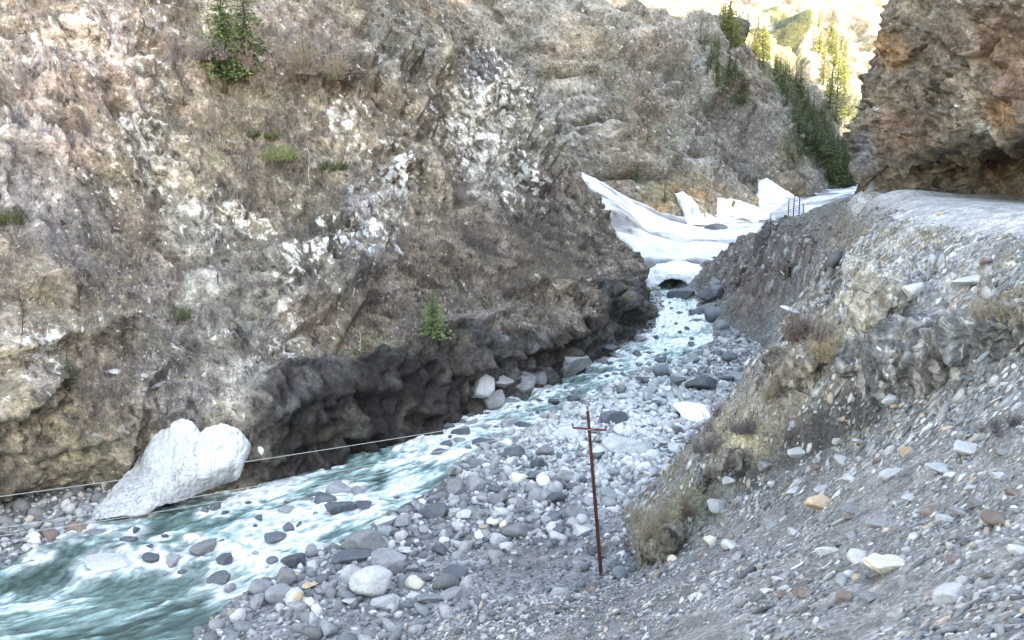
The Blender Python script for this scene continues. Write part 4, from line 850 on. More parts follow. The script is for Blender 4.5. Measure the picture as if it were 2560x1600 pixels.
named = [
 # in the river
 (265, 1412, 105, B_pale, 'slab', 'flat pale grey boulder lying in the green water near the left bank', .15, .1, 0),
 (512, 1380, 62, B_grey, 'block', 'grey block standing in mid river below the small cream stone', .3, None, .2),
 (482, 1345, 34, B_cream, 'wedge', 'small cream pointed stone sticking out of the foam in mid river', .3, None, .2),
 (685, 1352, 58, B_dark, 'wedge', 'dark wet pyramid shaped boulder alone in the white rapids', .3, .3, .1),
 (318, 1352, 38, B_dark, 'wedge', 'dark boulder at the left edge of the river below the snow slab', .3, None, .1),
 (855, 1278, 88, B_dark, 'long', 'long dark grey boulder, largest of the midstream group', .3, .5, .1),
 (918, 1268, 62, B_dark, 'slab', 'flat dark boulder touching the right end of the long midstream boulder', .3, .2, .1),
 (842, 1232, 58, B_grey, 'block', 'grey block at the top of the midstream boulder group', .3, None, .1),
 (812, 1252, 44, B_dark, 'block', 'small dark block at the left of the midstream boulder group', .3, None, .1),
 (892, 1232, 46, B_grey, 'round', 'rounded grey boulder at the upper right of the midstream group', .3, None, .1),
 (1156, 1085, 42, B_dark, 'block', 'dark squat boulder in the white water opposite the river cliff', .3, None, .1),
 (1150, 1102, 32, B_grey, 'slab', 'thin grey slab just below the dark squat boulder in the rapids', .3, .3, .1),
 (1113, 1112, 26, B_dark, 'block', 'smallest dark stone left of the squat boulder in the rapids', .3, None, .1),
 (1222, 1106, 62, B_dark, 'slab', 'low dark ledge of rock across the foam near the gravel bar', .3, .4, 0),
 (1268, 1062, 48, B_grey, 'wedge', 'grey wedge shaped boulder at the upper edge of the gravel bar', .3, None, .1),
 (1312, 1066, 40, B_dark, 'long', 'thin dark rock beside the grey wedge at the upper edge of the bar', .3, .1, .1),
 (1095, 1132, 40, B_dark, 'slab', 'dark flat rock awash in foam below the squat boulder', .3, .3, 0),
 (1285, 1135, 62, B_dark, 'wedge', 'dark boulder with a hollow under it at the shore of the bar', .25, .2, .2),
 (740, 1410, 54, B_dark, 'block', 'dark angular block at the front right shore beside the pale rocks', .25, None, .2),
 (715, 1448, 52, B_grey, 'block', 'grey block at the waterline in the foreground, left of the big pale boulders', .25, None, .1),
 (572, 1475, 38, B_grey, 'round', 'round grey stone in the water at the foreground shore', .3, None, .1),
 (552, 1452, 46, B_dark, 'block', 'dark stone behind the round grey one at the foreground shore', .3, None, .1),
 (1735, 786, 26, B_dark, 'block', 'small dark stone in the white upper rapids, higher of the pair', .3, None, .1),
 (1738, 803, 30, B_dark, 'slab', 'flat dark stone in the white upper rapids, lower of the pair', .3, 0, .0),
 # by the snow bridge
 (1708, 742, 58, B_dark, 'wedge', 'big dark boulder beside the mouth of the melt cave', .2, 2.6, .1),
 (1762, 778, 46, B_grey, 'block', 'grey boulder on the right bank just below the snow bridge', .25, None, .1),
 (1786, 790, 60, B_dark, 'round', 'rounded dark boulder at the foot of the earth bank', .25, None, .1),
 (1802, 815, 44, B_grey, 'round', 'round bluish boulder where the bar meets the earth bank', .25, None, .1),
 (1780, 750, 70, B_dark, 'block', 'brownish dark block on the bank between snow bridge and earth bank', .25, .6, .2),
 (1790, 712, 34, B_grey, 'block', 'grey block half under the edge of the snowfield', .25, None, .2),
 (1985, 780, 58, B_pale, 'slab', 'pale slab lying on the dark earth bank', .2, .4, .2),
 # on the bar
 (1760, 968, 74, B_dark, 'block', 'largest dark boulder high on the gravel bar below the spur', .2, .4, .05),
 (1815, 952, 40, B_dark, 'wedge', 'dark wedge right beside the largest boulder of the bar', .2, None, .1),
 (1850, 948, 44, B_grey, 'wedge', 'bluish grey boulder behind the dark wedge below the spur', .2, None, .1),
 (1652, 930, 50, B_dark, 'round', 'dark rounded boulder at the river end of the bar', .25, None, .05),
 (1618, 950, 46, B_dark, 'slab', 'dark low slab left of the rounded boulder at the river end of the bar', .25, .3, .05),
 (1690, 1078, 44, B_grey, 'wedge', 'blue grey wedge on the pale stones next to the snow patch', .2, None, .1),
 (1588, 1118, 120, B_pale, 'slab', 'large flat white slab on the gravel bar right of the pole', .2, .2, .05),
 (1545, 1052, 76, B_dark, 'long', 'long dark rock behind the top of the utility pole', .2, .5, .1),
 (1430, 1082, 80, B_pale, 'long', 'long pale boulder just left of the pole crossarm', .2, .4, .05),
 (1136, 1228, 66, B_grey, 'wedge', 'big grey wedge at the shore of the bar, left of the rounded one', .2, .1, .05),
 (1190, 1222, 52, B_grey, 'round', 'rounded grey boulder right of the big grey wedge on the shore', .2, None, .05),
 (1292, 1200, 46, B_cream, 'round', 'cream and orange boulder in the middle of the bar', .2, None, .05),
 (1334, 1192, 46, B_dark, 'slab', 'dark slab leaning beside the cream and orange boulder', .2, .5, .15),
 (1345, 1248, 58, B_grey, 'block', 'blue grey block in the middle of the bar left of the long dark rock', .2, None, .1),
 (1395, 1252, 56, B_dark, 'long', 'long narrow dark rock tilted beside the blue grey block', .2, .9, .3),
 (1208, 1320, 22, B_tan, 'wedge', 'small orange stone on the lower bar', .2, None, .1),
 (1257, 1318, 34, B_cream, 'round', 'white stone to the right of the small orange stone', .2, None, .1),
 (1298, 1338, 60, B_grey, 'wedge', 'steel blue angular boulder on the lower bar', .2, .2, .1),
 (935, 1458, 100, B_pale, 'round', 'biggest pale boulder in the foreground by the river', .2, None, .05),
 (975, 1412, 80, B_grey, 'block', 'smooth blue grey boulder behind the biggest pale boulder', .2, .3, .1),
 (870, 1448, 62, B_pale, 'block', 'pale block left of the biggest pale boulder', .2, None, .1),
 (1030, 1462, 58, B_cream, 'round', 'whitish rounded boulder right of the biggest pale boulder', .2, None, .05),
 (1075, 1498, 62, B_grey, 'slab', 'grey slab at the bottom of the bar beside fine gravel', .2, .2, .05),
 (925, 1368, 90, B_grey, 'wedge', 'long grey boulder sloping into the water below the midstream group', .25, .3, .1),
 (880, 1400, 84, B_dark, 'long', 'dark long rock lying along the shore in front of the sloping boulder', .25, .6, .1),
 (1010, 1375, 46, B_pale, 'slab', 'small bright slab on the shore stones above the smooth blue boulder', .2, None, .1),
 (650, 1468, 52, B_grey, 'block', 'grey stone half in the water left of the grey foreground block', .25, None, .1),
 (748, 1492, 30, B_tan, 'round', 'orange brown stone at the foreground shore', .2, None, .1),
 (775, 1462, 46, B_tan, 'slab', 'buff slab behind the orange brown stone at the shore', .2, None, .1),
 (1092, 1290, 60, B_dark, 'block', 'dark block at the tip of the foam left of the gravel bar', .25, None, .1),
 (1440, 1290, 56, B_grey, 'block', 'grey block just left of the middle of the utility pole', .2, None, .1),
 (1530, 1240, 60, B_grey, 'slab', 'blue slab standing right of the utility pole', .2, .2, .3),
 # left side
 (1210, 970, 66, B_pale, 'block', 'bright white boulder on the far bank under the cliff', .2, .4, .2),
 (1248, 960, 58, B_pale, 'wedge', 'white wedge boulder leaning against the bright boulder on the far bank', .2, None, .2),
 (1190, 985, 44, B_grey, 'block', 'grey block in front of the bright boulder on the far bank', .2, None, .2),
 (1232, 1004, 60, B_grey, 'block', 'wet grey boulder at the waterline below the bright boulder', .2, None, .2),
 (1312, 972, 74, B_grey, 'round', 'large rounded grey boulder at the far bank', .25, None, .1),
 (1350, 950, 54, B_grey, 'round', 'grey boulder upstream of the large rounded one at the far bank', .2, None, .1),
 (1262, 1010, 50, B_grey, 'wedge', 'grey wedge at the waterline between bright and rounded boulders', .2, None, .1),
 (1430, 918, 110, B_grey, 'wedge', 'broad smooth grey boulder under the cliff where the river bends', .2, 2.8, .05),
 (1520, 870, 52, B_dark, 'slab', 'stacked dark slab at the far bank of the upper rapids', .2, .3, .1),
 (1548, 890, 44, B_grey, 'slab', 'grey slab at the waterline of the far bank in the upper rapids', .2, .3, .1),
 (1600, 850, 40, B_grey, 'slab', 'light grey slab at the tip of the cliff by the upper rapids', .2, .3, .1),
 (186, 1322, 46, B_rust, 'block', 'reddish brown boulder under the wires at the left bank', .2, None, .1),
 (118, 1340, 52, B_rust, 'round', 'rust coloured rounded boulder at the left bank near the frame edge', .2, None, .1),
 (248, 1335, 50, B_grey, 'slab', 'blue grey slab at the edge of the left bank', .2, .1, .1),
 (100, 1395, 42, B_pale, 'slab', 'pale slab on the left bank gravel below the rusty boulder', .2, .1, .1),
 (66, 1372, 34, B_pale, 'round', 'pale stone on the left bank gravel', .2, None, .1),
 (285, 932, 40, B_pale, 'slab', 'pale slab on the slope right of the dark green seedling', .2, .1, .1),
 (360, 940, 22, B_pale, 'block', 'small white block in the dark gully above the snow slab', .2, None, .1),
 (390, 965, 40, B_grey, 'slab', 'grey flat stone below the small white block in the gully', .2, None, .1),
 # near slope
 (2435, 705, 118, B_pale, 'slab', 'large pale green slab jutting from the bank below the road', .3, .35, -.12),
 (2280, 728, 56, B_pale, 'round', 'white rounded boulder below the road, left of the jutting slab', .2, None, .1),
 (2465, 655, 32, B_rust, 'block', 'reddish stone behind the jutting slab', .35, .2, .05),
 (2235, 1418, 128, B_cream, 'slab', 'large cream coloured slab in the foreground scree', .25, .1, .05),
 (2200, 1412, 52, B_cream, 'round', 'cream knob at the left end of the large foreground slab', .3, None, .1),
 (2052, 1264, 70, B_tan, 'wedge', 'orange pink slab on the scree below the grassy gully', .15, .5, .25),
 (2140, 1272, 66, B_grey, 'slab', 'thin grey slab right of the orange pink one', .2, .2, .1),
 (2266, 1132, 46, B_tan, 'round', 'rounded orange rock half buried in the upper scree', .25, .4, .1),
 (2150, 1106, 36, B_pale, 'slab', 'white stone at the dark edge of the gully', .2, .2, .1),
 (2090, 1108, 26, B_pale, 'block', 'small bluish white stone left of the white one at the gully edge', .2, None, .1),
 (2352, 1176, 74, B_pale, 'slab', 'pale elongated slab on the scree right of the orange rock', .2, .2, .05),
 (2228, 1000, 40, B_pale, 'block', 'square white block at the foot of the striped outcrop', .2, .1, .05),
 (2240, 1018, 32, B_tan, 'slab', 'light orange stone below the square white block', .2, .3, .1),
 (2308, 1042, 20, B_tan, 'block', 'small orange stone in the upper scree', .2, None, .1),
 (1778, 1355, 34, B_cream, 'block', 'whitish stone at the lower edge of the grassy spur', .2, None, .1),
 (1680, 1402, 26, B_cream, 'round', 'small cream stone near the tip of the grassy spur', .2, None, .1),
 (2425, 948, 36, B_grey, 'slab', 'flat grey stone on the crest beside the striped outcrop', .2, .1, .1),
 (2490, 1300, 50, B_rust, 'block', 'muted red rock in the right hand scree', .25, None, .1),
 (2390, 1500, 90, B_pale, 'wedge', 'pale broken boulder at the bottom of the scree', .35, .3, .1),
 (2125, 1298, 34, B_rust, 'slab', 'reddish thin stone below the grey slab on the scree', .2, .3, .1),
 (2175, 478, 34, B_grey, 'tall', 'upright grey rock at the road corner under the cliff', .2, .3, .05),
 (2350, 537, 18, B_tan, 'block', 'small orange stone at the edge of the road', .2, None, .1),
 (1790, 572, 44, B_dark, 'long', 'thin dark rock lying in the snow at the foot of the middle ridge', .48, .1, .0),
]
for q in named:
    px, py, w, mat, kind, lab, sk, yaw, tl = q
    put_rock(R_, px, py, w, mat, kind, lab, sink=sk, yaw=yaw, tilt=tl, seed=BR.randrange(50, 56) if w > 60 else None)
npx = np.array([(q[0], q[1], q[2]) for q in named])
# the other large stones, a label for every look and place that can be told apart
bpy.context.view_layer.update()
tone = {'dark': (B_dark, 'dark wet'), 'grey': (B_grey, 'grey'), 'pale': (B_pale, 'pale'), 'tan': (B_tan, 'tan'), 'rust': (B_rust, 'reddish')}
zones = [ # name, where, centre, half size (px), count, size px range, tones, water?
 ('midstream', 'standing in the rapids of the lower river', (620, 1330), (380, 120), 26, (18, 48), ('dark', 'dark', 'grey'), 1),
 ('upstream', 'in the white water beside the upper gravel bar', (1330, 1050), (230, 70), 20, (14, 34), ('dark', 'grey', 'dark'), 1),
 ('rapids', 'in the foaming narrows below the snow bridge', (1680, 820), (90, 70), 12, (9, 20), ('dark', 'dark'), 1),
 ('shore', 'on the stony foreground shore', (900, 1400), (270, 120), 38, (30, 66), ('grey', 'pale', 'grey', 'dark'), 0),
 ('bar', 'on the bar between river and pole', (1230, 1240), (230, 120), 44, (22, 58), ('grey', 'pale', 'dark', 'grey'), 0),
 ('upper', 'on the pale gravel right of the pole', (1600, 1070), (180, 130), 32, (18, 46), ('pale', 'pale', 'grey', 'dark'), 0),
 ('far bar', 'on the far end of the gravel bar', (1800, 900), (130, 90), 24, (14, 36), ('grey', 'pale', 'dark'), 0),
 ('left', 'on the strip of gravel at the left bank', (130, 1380), (150, 50), 14, (16, 36), ('pale', 'grey'), 0),
 ('scree', 'in the loose scree of the near slope', (2150, 1320), (400, 190), 44, (34, 74), ('pale', 'grey', 'pale', 'grey', 'pale', 'rust'), 3),
 ('foot', 'under the cliff at the far bank', (1420, 930), (240, 60), 20, (14, 34), ('grey', 'dark'), 2),
]
placed = [tuple(x) for x in npx]
for zn_, where, (cx, cy), (hx, hy), cnt, (s0, s1), tns, wat in zones:
    k = 0; tries = 0
    while k < cnt and tries < cnt*40:
        tries += 1
        px = cx+BR.uniform(-1, 1)*hx; py = cy+BR.uniform(-1, 1)*hy; w = s0+(s1-s0)*BR.random()**1.8
        if any(abs(px-a)*1.0 < (w+c)*.42 and abs(py-b) < (w+c)*.34 for a, b, c in placed): continue
        h, nn, on = hit(px, py)
        if h[1] > 140: continue
        if wat == 1 and 'river_water' not in on: continue
        if wat == 0 and not (on.startswith('cobbles') or on.startswith('riverbed')): continue
        if wat == 2 and (h[2]-plane(h[1]) > 2.2 or on.startswith('cobbles')): continue
        if wat == 3 and not (on.startswith('scree')): continue
        t = BR.choice(tns); mat, word = tone[t]; kind = BR.choice(['block', 'wedge', 'round', 'block', 'slab', 'long'] if wat != 3 else ['slab', 'long', 'wedge'])
        shp = {'block': 'blocky', 'wedge': 'pointed', 'round': 'rounded', 'slab': 'flat', 'long': 'long'}[kind]
        f3 = (w-s0)/(s1-s0); szw = 'large' if f3 > .6 else 'mid-sized' if f3 > .22 else 'small'
        side = 'left end' if px < cx-hx/3 else 'right end' if px > cx+hx/3 else 'middle'
        put_rock(R_, px, py, w, mat, kind, f'{szw} {word} {shp} boulder {where}, {side}', group=f'{szw} {word} {shp} boulders {where}, {side}', sink=.3, tilt=BR.uniform(-.2, .2))
        placed.append((px, py, w)); k += 1

# white water piles up against the rocks and trails off below them
me_ = river.data; cv = np.empty(len(me_.vertices)*4, np.float32); me_.color_attributes['Col'].data.foreach_get('color', cv); cv = cv.reshape(-1, 4)
fdir = np.gradient(mid, axis=0); fdir /= np.linalg.norm(fdir, axis=1, keepdims=True); add = np.zeros(len(cv)); lift = np.zeros(len(cv))
for o in list(C.objects):
    if o.name.startswith('boulder') and o.type == 'MESH':
        x, y, z_ = o.location; sz_ = o.scale[0]
        if abs(z_-plane(y)) > 1.2: continue
        i = int(np.argmin(((mid-[x, y])**2).sum(1))); lo, hi = max(0, i-70), min(nl, i+70); sl = slice(lo*nw, hi*nw)
        dx, dy = Pw[sl, 0]-x, Pw[sl, 1]-y; a_ = dx*fdir[i, 0]+dy*fdir[i, 1]; b_ = -dx*fdir[i, 1]+dy*fdir[i, 0]
        ring = np.exp(-((np.sqrt(dx*dx+dy*dy)-sz_*.8)/(.22+.2*sz_))**2); tail = np.exp(-(b_/(.5*sz_+.1))**2)*sstep(.3*sz_, -.6*sz_, a_)*sstep(-4.5*sz_, -sz_, a_)
        add[sl] += (ring*.75+tail*.7)*(.55+.8*wv[sl]+.6*w2[sl]); lift[sl] += np.exp(-(b_/sz_)**2-((a_-sz_)/(.6*sz_))**2)*.18*sz_
add = np.clip(add, 0, 1)[:, None]; cv[:, :3] = cv[:, :3]*(1-add)+np.array([.66, .70, .71])*add
me_.color_attributes['Col'].data.foreach_set('color', cv.ravel().astype(np.float32))
co = np.empty(len(me_.vertices)*3, np.float32); me_.vertices.foreach_get('co', co); co = co.reshape(-1, 3); co[:, 2] += np.clip(lift, 0, .4); me_.vertices.foreach_set('co', co.ravel()); me_.update()

# ------------------------------------------------------------------ conifers
def tube(pts, rad, sides=7):
    pts = np.asarray(pts, float); V = []; F = []
    for i, p in enumerate(pts):
        d = pts[min(i+1, len(pts)-1)]-pts[max(i-1, 0)]; d = d/(np.linalg.norm(d)+1e-9)
        a = np.cross(d, [0, 0, 1.] if abs(d[2]) < .9 else [1., 0, 0]); a /= np.linalg.norm(a); b = np.cross(d, a)
        for k in range(sides):
            t = 2*math.pi*k/sides; V.append(p+(a*math.cos(t)+b*math.sin(t))*rad[i])
    for i in range(len(pts)-1):
        for k in range(sides):
            F.append((i*sides+k, i*sides+(k+1) % sides, (i+1)*sides+(k+1) % sides, (i+1)*sides+k))
    c0 = len(V); V.append(pts[0]); V.append(pts[-1]); n0 = (len(pts)-1)*sides
    for k in range(sides):
        F.append((c0, (k+1) % sides, k, c0)); F.append((c0+1, n0+k, n0+(k+1) % sides, c0+1))
    return np.array(V), F
def poly_mesh(name, parts, mat, smooth=False):
    V = []; F = []; o = 0
    for v, f in parts:
        V.append(np.asarray(v)); F += [tuple(dict.fromkeys(i+o for i in q)) for q in f]; o += len(v)
    me = bpy.data.meshes.new(name); me.from_pydata(np.concatenate(V).tolist(), [], F)
    if smooth: me.polygons.foreach_set('use_smooth', np.ones(len(F), bool))
    me.materials.append(mat); me.update(); return me
M_bark = ground_mat('bark', fine=((6.0, .3),), bumps=((20.0, .4),), bdist=.02, base=(.085, .065, .05))
def conifer_mesh(seed, h, base_r, layers, per, leaflets, c_in, c_out, power=.85, gaps=.12, start=.1):
    r = np.random.default_rng(seed); V = []; K = []
    for L in range(layers):
        t = start+(1-start)*(L+r.uniform(-.3, .3))/layers; t = min(max(t, start), .995); z = h*t
        rad = base_r*(1-(t-start)/(1-start))**power*r.uniform(.75, 1.15)+.02*h
        n = max(4, int(per*(1-.5*t)))
        for b in range(n):
            if r.uniform() < gaps: continue
            a = r.uniform(0, 2*math.pi); ln = rad*r.uniform(.55, 1.12); dr = r.uniform(.10, .38)
            for q in range(leaflets):
                f = (q+r.uniform())/leaflets; f = f**.8
                p = np.array([math.cos(a)*ln*f, math.sin(a)*ln*f, z-dr*ln*f+.12*ln*f*f])
                p += r.normal(size=3)*ln*.07
                s = ln*r.uniform(.12, .26)*(1.15-.4*f)*(1.25 if leaflets < 5 else 1)
                d1 = np.array([math.cos(a+r.normal()*.7), math.sin(a+r.normal()*.7), r.uniform(-.5, .25)]); d2 = np.cross(d1, r.normal(size=3)); d2 /= np.linalg.norm(d2)+1e-6
                V += [p-d2*s*.32, p+d2*s*.32, p+d1*s]
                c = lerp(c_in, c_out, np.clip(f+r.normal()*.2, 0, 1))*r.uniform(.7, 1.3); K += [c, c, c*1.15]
    V = np.array(V); F = np.arange(len(V)).reshape(-1, 3)
    return make_mesh('crown', V, F, M_leaf, np.array(K))
def trunk_mesh(h, r0, seed=0):
    q = np.random.default_rng(seed); n = 8; z = np.linspace(-.05*h, h*.97, n)
    pts = np.stack([q.normal(size=n)*.006*h, q.normal(size=n)*.006*h, z], 1)
    parts = [tube(pts, np.linspace(r0, r0*.12, n), 8)]
    for k in range(14):                                     # bare limbs under the foliage
        t = q.uniform(.12, .8); a = q.uniform(0, 6.28); ln = h*.16*(1-t)+.1
        p0 = np.array([0, 0, h*t]); p1 = p0+np.array([math.cos(a)*ln, math.sin(a)*ln, -.1*ln]); parts.append(tube([p0, (p0+p1)/2+[0, 0, .03*ln], p1], [r0*.25, r0*.16, r0*.05], 4))
    return poly_mesh('trunk', parts, M_bark, True)
def tree_thing(loc, trunk, crown, label, group=None, s=1.0, rz=0.0, cat='tree', name='conifer_tree'):
    e = bpy.data.objects.new(name, None); C.objects.link(e); e.location = loc; e.scale = (s, s, s); e.rotation_euler = (0, 0, rz)
    tag(e, label, cat, group); link('trunk', trunk, e); link('crown', crown, e); return e
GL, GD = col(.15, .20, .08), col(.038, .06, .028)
def near_tree(px, py, hpx, ratio, label, cin, cout, seed, layers=34, per=13, gaps=.12, start=.08, power=.85, leaflets=6, kind='conifer_tree'):
    h_, _, _ = hit(px, py); d = h_[1]*cP-h_[2]*sP; H = hpx*d/FPX
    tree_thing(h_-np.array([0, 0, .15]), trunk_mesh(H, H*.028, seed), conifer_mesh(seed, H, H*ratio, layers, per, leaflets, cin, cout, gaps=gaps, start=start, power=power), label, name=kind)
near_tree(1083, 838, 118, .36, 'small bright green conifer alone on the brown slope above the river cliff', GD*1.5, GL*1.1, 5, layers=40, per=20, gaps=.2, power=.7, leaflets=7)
near_tree(172, 965, 120, .20, 'slim dark green seedling on the ochre cliff at the left', GD*.9, col(.07, .10, .035), 6)
near_tree(562, 215, 260, .21, 'tall light green conifer near the top of the slope', GD, GL*.8, 7, layers=60, per=17, gaps=.3, start=.12, power=.45, leaflets=8)
near_tree(618, 205, 250, .22, 'thinner green conifer standing right behind the tall one', GD, GL*.65, 8, layers=50, per=14, gaps=.4, start=.15, power=.5, leaflets=8)
near_tree(760, 200, 130, .30, 'sparse pale green tree among brown brush near the top', col(.09, .10, .05), col(.22, .26, .12), 9, layers=20, per=9, gaps=.45, start=.25)
near_tree(1592, 455, 72, .24, 'light green young conifer on the middle ridge above the snow', GD*1.3, GL, 10, layers=22)
near_tree(1662, 505, 60, .22, 'dark green young conifer at the snow edge on the middle ridge', GD, GL*.6, 11, layers=22)
near_tree(1545, 420, 40, .3, 'small green bushy conifer left of the light green one on the middle ridge', GD, GL*.7, 12, layers=14)

# woods on the ridges behind: every tree its own thing
far_c = [conifer_mesh(100+k, 10, r_, 26, 12, 3, GD*1.4, c_, gaps=.06, start=.06) for k, (r_, c_) in enumerate([(2.7, col(.10, .13, .06)), (3.0, col(.135, .165, .075)), (2.4, col(.075, .10, .05)), (2.8, col(.17, .19, .085))])]
yel_c = [conifer_mesh(200+k, 10, 3.2, 24, 12, 3, col(.12, .14, .05), col(.27, .29, .11), gaps=.1, start=.08) for k in range(3)]
far_t = trunk_mesh(10, .25, 55)
bpy.context.view_layer.update()
TR = random.Random(5)
def wood(poly, n, hrange, crowns, label, group, only=None):
    xs_ = [p[0] for p in poly]; ys_ = [p[1] for p in poly]; k = 0; t = 0
    while k < n and t < n*30:
        t += 1; px = TR.uniform(min(xs_), max(xs_)); py = TR.uniform(min(ys_), max(ys_))
        ins = False; j = len(poly)-1
        for i in range(len(poly)):
            xi, yi = poly[i]; xj, yj = poly[j]
            if (yi > py) != (yj > py) and px < (xj-xi)*(py-yi)/(yj-yi)+xi: ins = not ins
            j = i
        if not ins: continue
        h, nn, on = hit(px, py)
        if h[1] < 150 or not on or 'snow' in on: continue
        if only and not on.startswith(only): continue
        s = TR.uniform(*hrange)/10*TR.uniform(.8, 1.15); q_ = (s*10/.975-hrange[0])/(hrange[1]-hrange[0]); hw = 'tall' if q_ > .66 else 'middling' if q_ > .33 else 'short'
        cw = TR.choice(crowns); fw = ['slim', 'broad', 'narrow', 'bushy'][crowns.index(cw)]; pos_ = 'upper part' if py < min(ys_)+(max(ys_)-min(ys_))*.5 else 'lower part'
        tree_thing(h-np.array([0, 0, .3]), far_t, cw, f'{hw} {fw} {label}, {pos_}', f'{hw} {fw} {group}, {pos_}', s=s, rz=TR.uniform(0, 6.28)); k += 1
wood([(1930, 170), (1990, 200), (2060, 330), (2130, 430), (2150, 470), (2080, 470), (2040, 400), (1990, 330)], 120, (8, 14), far_c, 'dark green conifer in the dense wood below the sunlit mountain', 'conifers of the dense wood under the sunlit mountain')
wood([(2090, 380), (2150, 300), (2160, 470), (2090, 475)], 34, (8, 13), far_c, 'green conifer low in the valley beside the cliff edge', 'conifers low in the valley beside the cliff')
wood([(1740, 90), (1800, 110), (1870, 230), (1850, 280), (1800, 240), (1750, 170)], 26, (5.5, 9), far_c, 'green conifer in the clump high on the middle ridge', 'conifers clumped high on the middle ridge')
wood([(1960, 360), (2010, 370), (2030, 420), (1980, 410)], 7, (3, 5), far_c, 'low dark conifer on the lower shoulder of the middle ridge', 'low conifers on the shoulder of the middle ridge')
wood([(1800, 60), (1900, 80), (1960, 190), (1900, 170), (1820, 110)], 34, (8, 13), yel_c, 'yellow sunlit larch on the upper edge of the valley side', 'yellow sunlit larches on the upper edge of the valley side')
wood([(2040, 60), (2120, 90), (2130, 340), (2080, 300), (2050, 180)], 46, (16, 24), yel_c, 'yellow sunlit larch on the bright mountain face', 'yellow sunlit larches on the bright mountain face')
wood([(1500, 120), (1700, 250), (1750, 420), (1650, 430)], 6, (1.5, 2.6), far_c, 'tiny green conifer on the rocky middle ridge', 'tiny conifers on the rocky middle ridge')

# ------------------------------------------------------------------ bare shrubs
def shrub_mesh(seed, stems, h, spread, c0, c1, wid=.012, name='twigs'):
    r = np.random.default_rng(seed); V = []; F = []; K = []
    def blade(p, q, w, c):
        d = q-p; s = np.cross(d, r.normal(size=3)); s = s/(np.linalg.norm(s)+1e-9)*w; i = len(V)
        V.extend([p-s, p+s, q]); F.append((i, i+1, i+2)); K.extend([c]*3)
    cen = r.normal(size=(7, 2))*.75*spread*h; hs_ = r.uniform(.35, 1.1, 7)
    for k in range(stems):
        ci = r.integers(0, 7); a = r.uniform(0, 6.28); b = np.array([cen[ci, 0]+r.normal()*.12*spread*h, cen[ci, 1]+r.normal()*.12*spread*h, 0]); ln = h*r.uniform(.3, 1.05)*hs_[ci]; le = abs(r.normal())*spread
        d = np.array([math.cos(a)*le, math.sin(a)*le, 1.0]); d /= np.linalg.norm(d); c = lerp(c0, c1, r.uniform())
        p = b; w = wid
        for sgm in range(3):
            q = p+d*ln/3+r.normal(size=3)*ln*.03; blade(p, q+(q-p)*.2, w, c)
            for tw in range(3):
                e = d+r.normal(size=3)*.55; e /= np.linalg.norm(e); blade(q, q+e*ln*r.uniform(.12, .3), w*.6, c*1.15)
            p = q; d = d+r.normal(size=3)*.15; d /= np.linalg.norm(d); w *= .75
    return make_mesh(name, np.array(V), np.array(F), M_leaf, np.array(K))
def put_shrub(px, py, wpx, hr, label, c0, c1, seed, stems=260, wid=.014, name='shrub'):
    h_, _, _ = hit(px, py); d = h_[1]*cP-h_[2]*sP; w = wpx*d/FPX; h = w*hr
    o = link(name, shrub_mesh(seed, stems, h, .5/hr if hr > .5 else 1.0, c0, c1, wid)); o.location = h_-np.array([0, 0, .05]); tag(o, label, 'shrub'); return o
MV, BW, TW = col(.14, .11, .11), col(.16, .125, .10), col(.31, .255, .18)
put_shrub(2010, 850, 120, .9, 'large brownish bare shrub on the crest of the near spur', col(.13, .10, .09), col(.19, .14, .13), 1, 520, .02)
put_shrub(2050, 890, 70, 1.0, 'clump of straw and ginger grass right of the large bare shrub', col(.27, .17, .08), TW, 2, 240, .016)
put_shrub(1855, 1075, 110, .7, 'purplish bare shrub hanging above the snow patch', MV, MV*1.3, 3, 420, .016)
put_shrub(1790, 1130, 80, .7, 'low mauve shrub left of the purplish one on the spur edge', MV, MV*1.4, 4, 260, .014)
put_shrub(1640, 1330, 110, .75, 'straggly brown bush at the lower tip of the spur', BW*1.2, TW, 5, 420, .014)
put_shrub(1590, 1370, 80, .8, 'grey brown bush beside the foot of the utility pole', BW, BW*1.8, 6, 300, .013)
put_shrub(1720, 1280, 80, .6, 'reddish twiggy bush above the straggly brown bush', col(.18, .10, .08), BW*1.4, 7, 260, .013)
put_shrub(2530, 1075, 90, .6, 'dark bare shrub in the scree at the right edge', col(.09, .08, .08), col(.16, .14, .14), 8, 300, .010)
put_shrub(2540, 800, 100, .7, 'tan brush on the bank at the right edge under the road', BW, TW, 9, 320, .014)
put_shrub(1950, 990, 90, .6, 'dry brown shrub in the rocks of the near spur', BW, TW*.9, 10, 260, .014)
put_shrub(690, 400, 80, .5, 'olive green low bush in the middle of the brown slope', col(.10, .12, .05), col(.26, .28, .13), 11, 260, .05)
put_shrub(660, 345, 70, .4, 'dark olive juniper patch above the olive low bush', col(.05, .06, .03), col(.12, .13, .06), 12, 300, .06)
put_shrub(825, 425, 80, .4, 'dark green juniper patch right of the olive low bush', col(.04, .055, .025), col(.10, .115, .05), 13, 300, .06)
put_shrub(730, 190, 130, .7, 'big brown leafless bush below the sparse pale tree', BW, BW*1.6, 14, 520, .05)
put_shrub(820, 200, 110, .6, 'tawny bush right of the big brown leafless bush', BW*1.2, TW, 15, 420, .05)
put_shrub(500, 150, 90, .8, 'purplish brown bush left of the tall conifer', MV, MV*1.5, 16, 380, .05)
put_shrub(1470, 620, 60, .7, 'mauve bush near the right edge of the big slope', MV*.8, MV*1.2, 17, 300, .045)
put_shrub(1160, 500, 90, .5, 'wide greyish brush patch below the dark rock groove', MV, MV*1.4, 18, 300, .045)
put_shrub(450, 790, 70, .5, 'greenish bush on the ledge above the dark gully', col(.07, .08, .045), col(.16, .17, .10), 19, 260, .04)
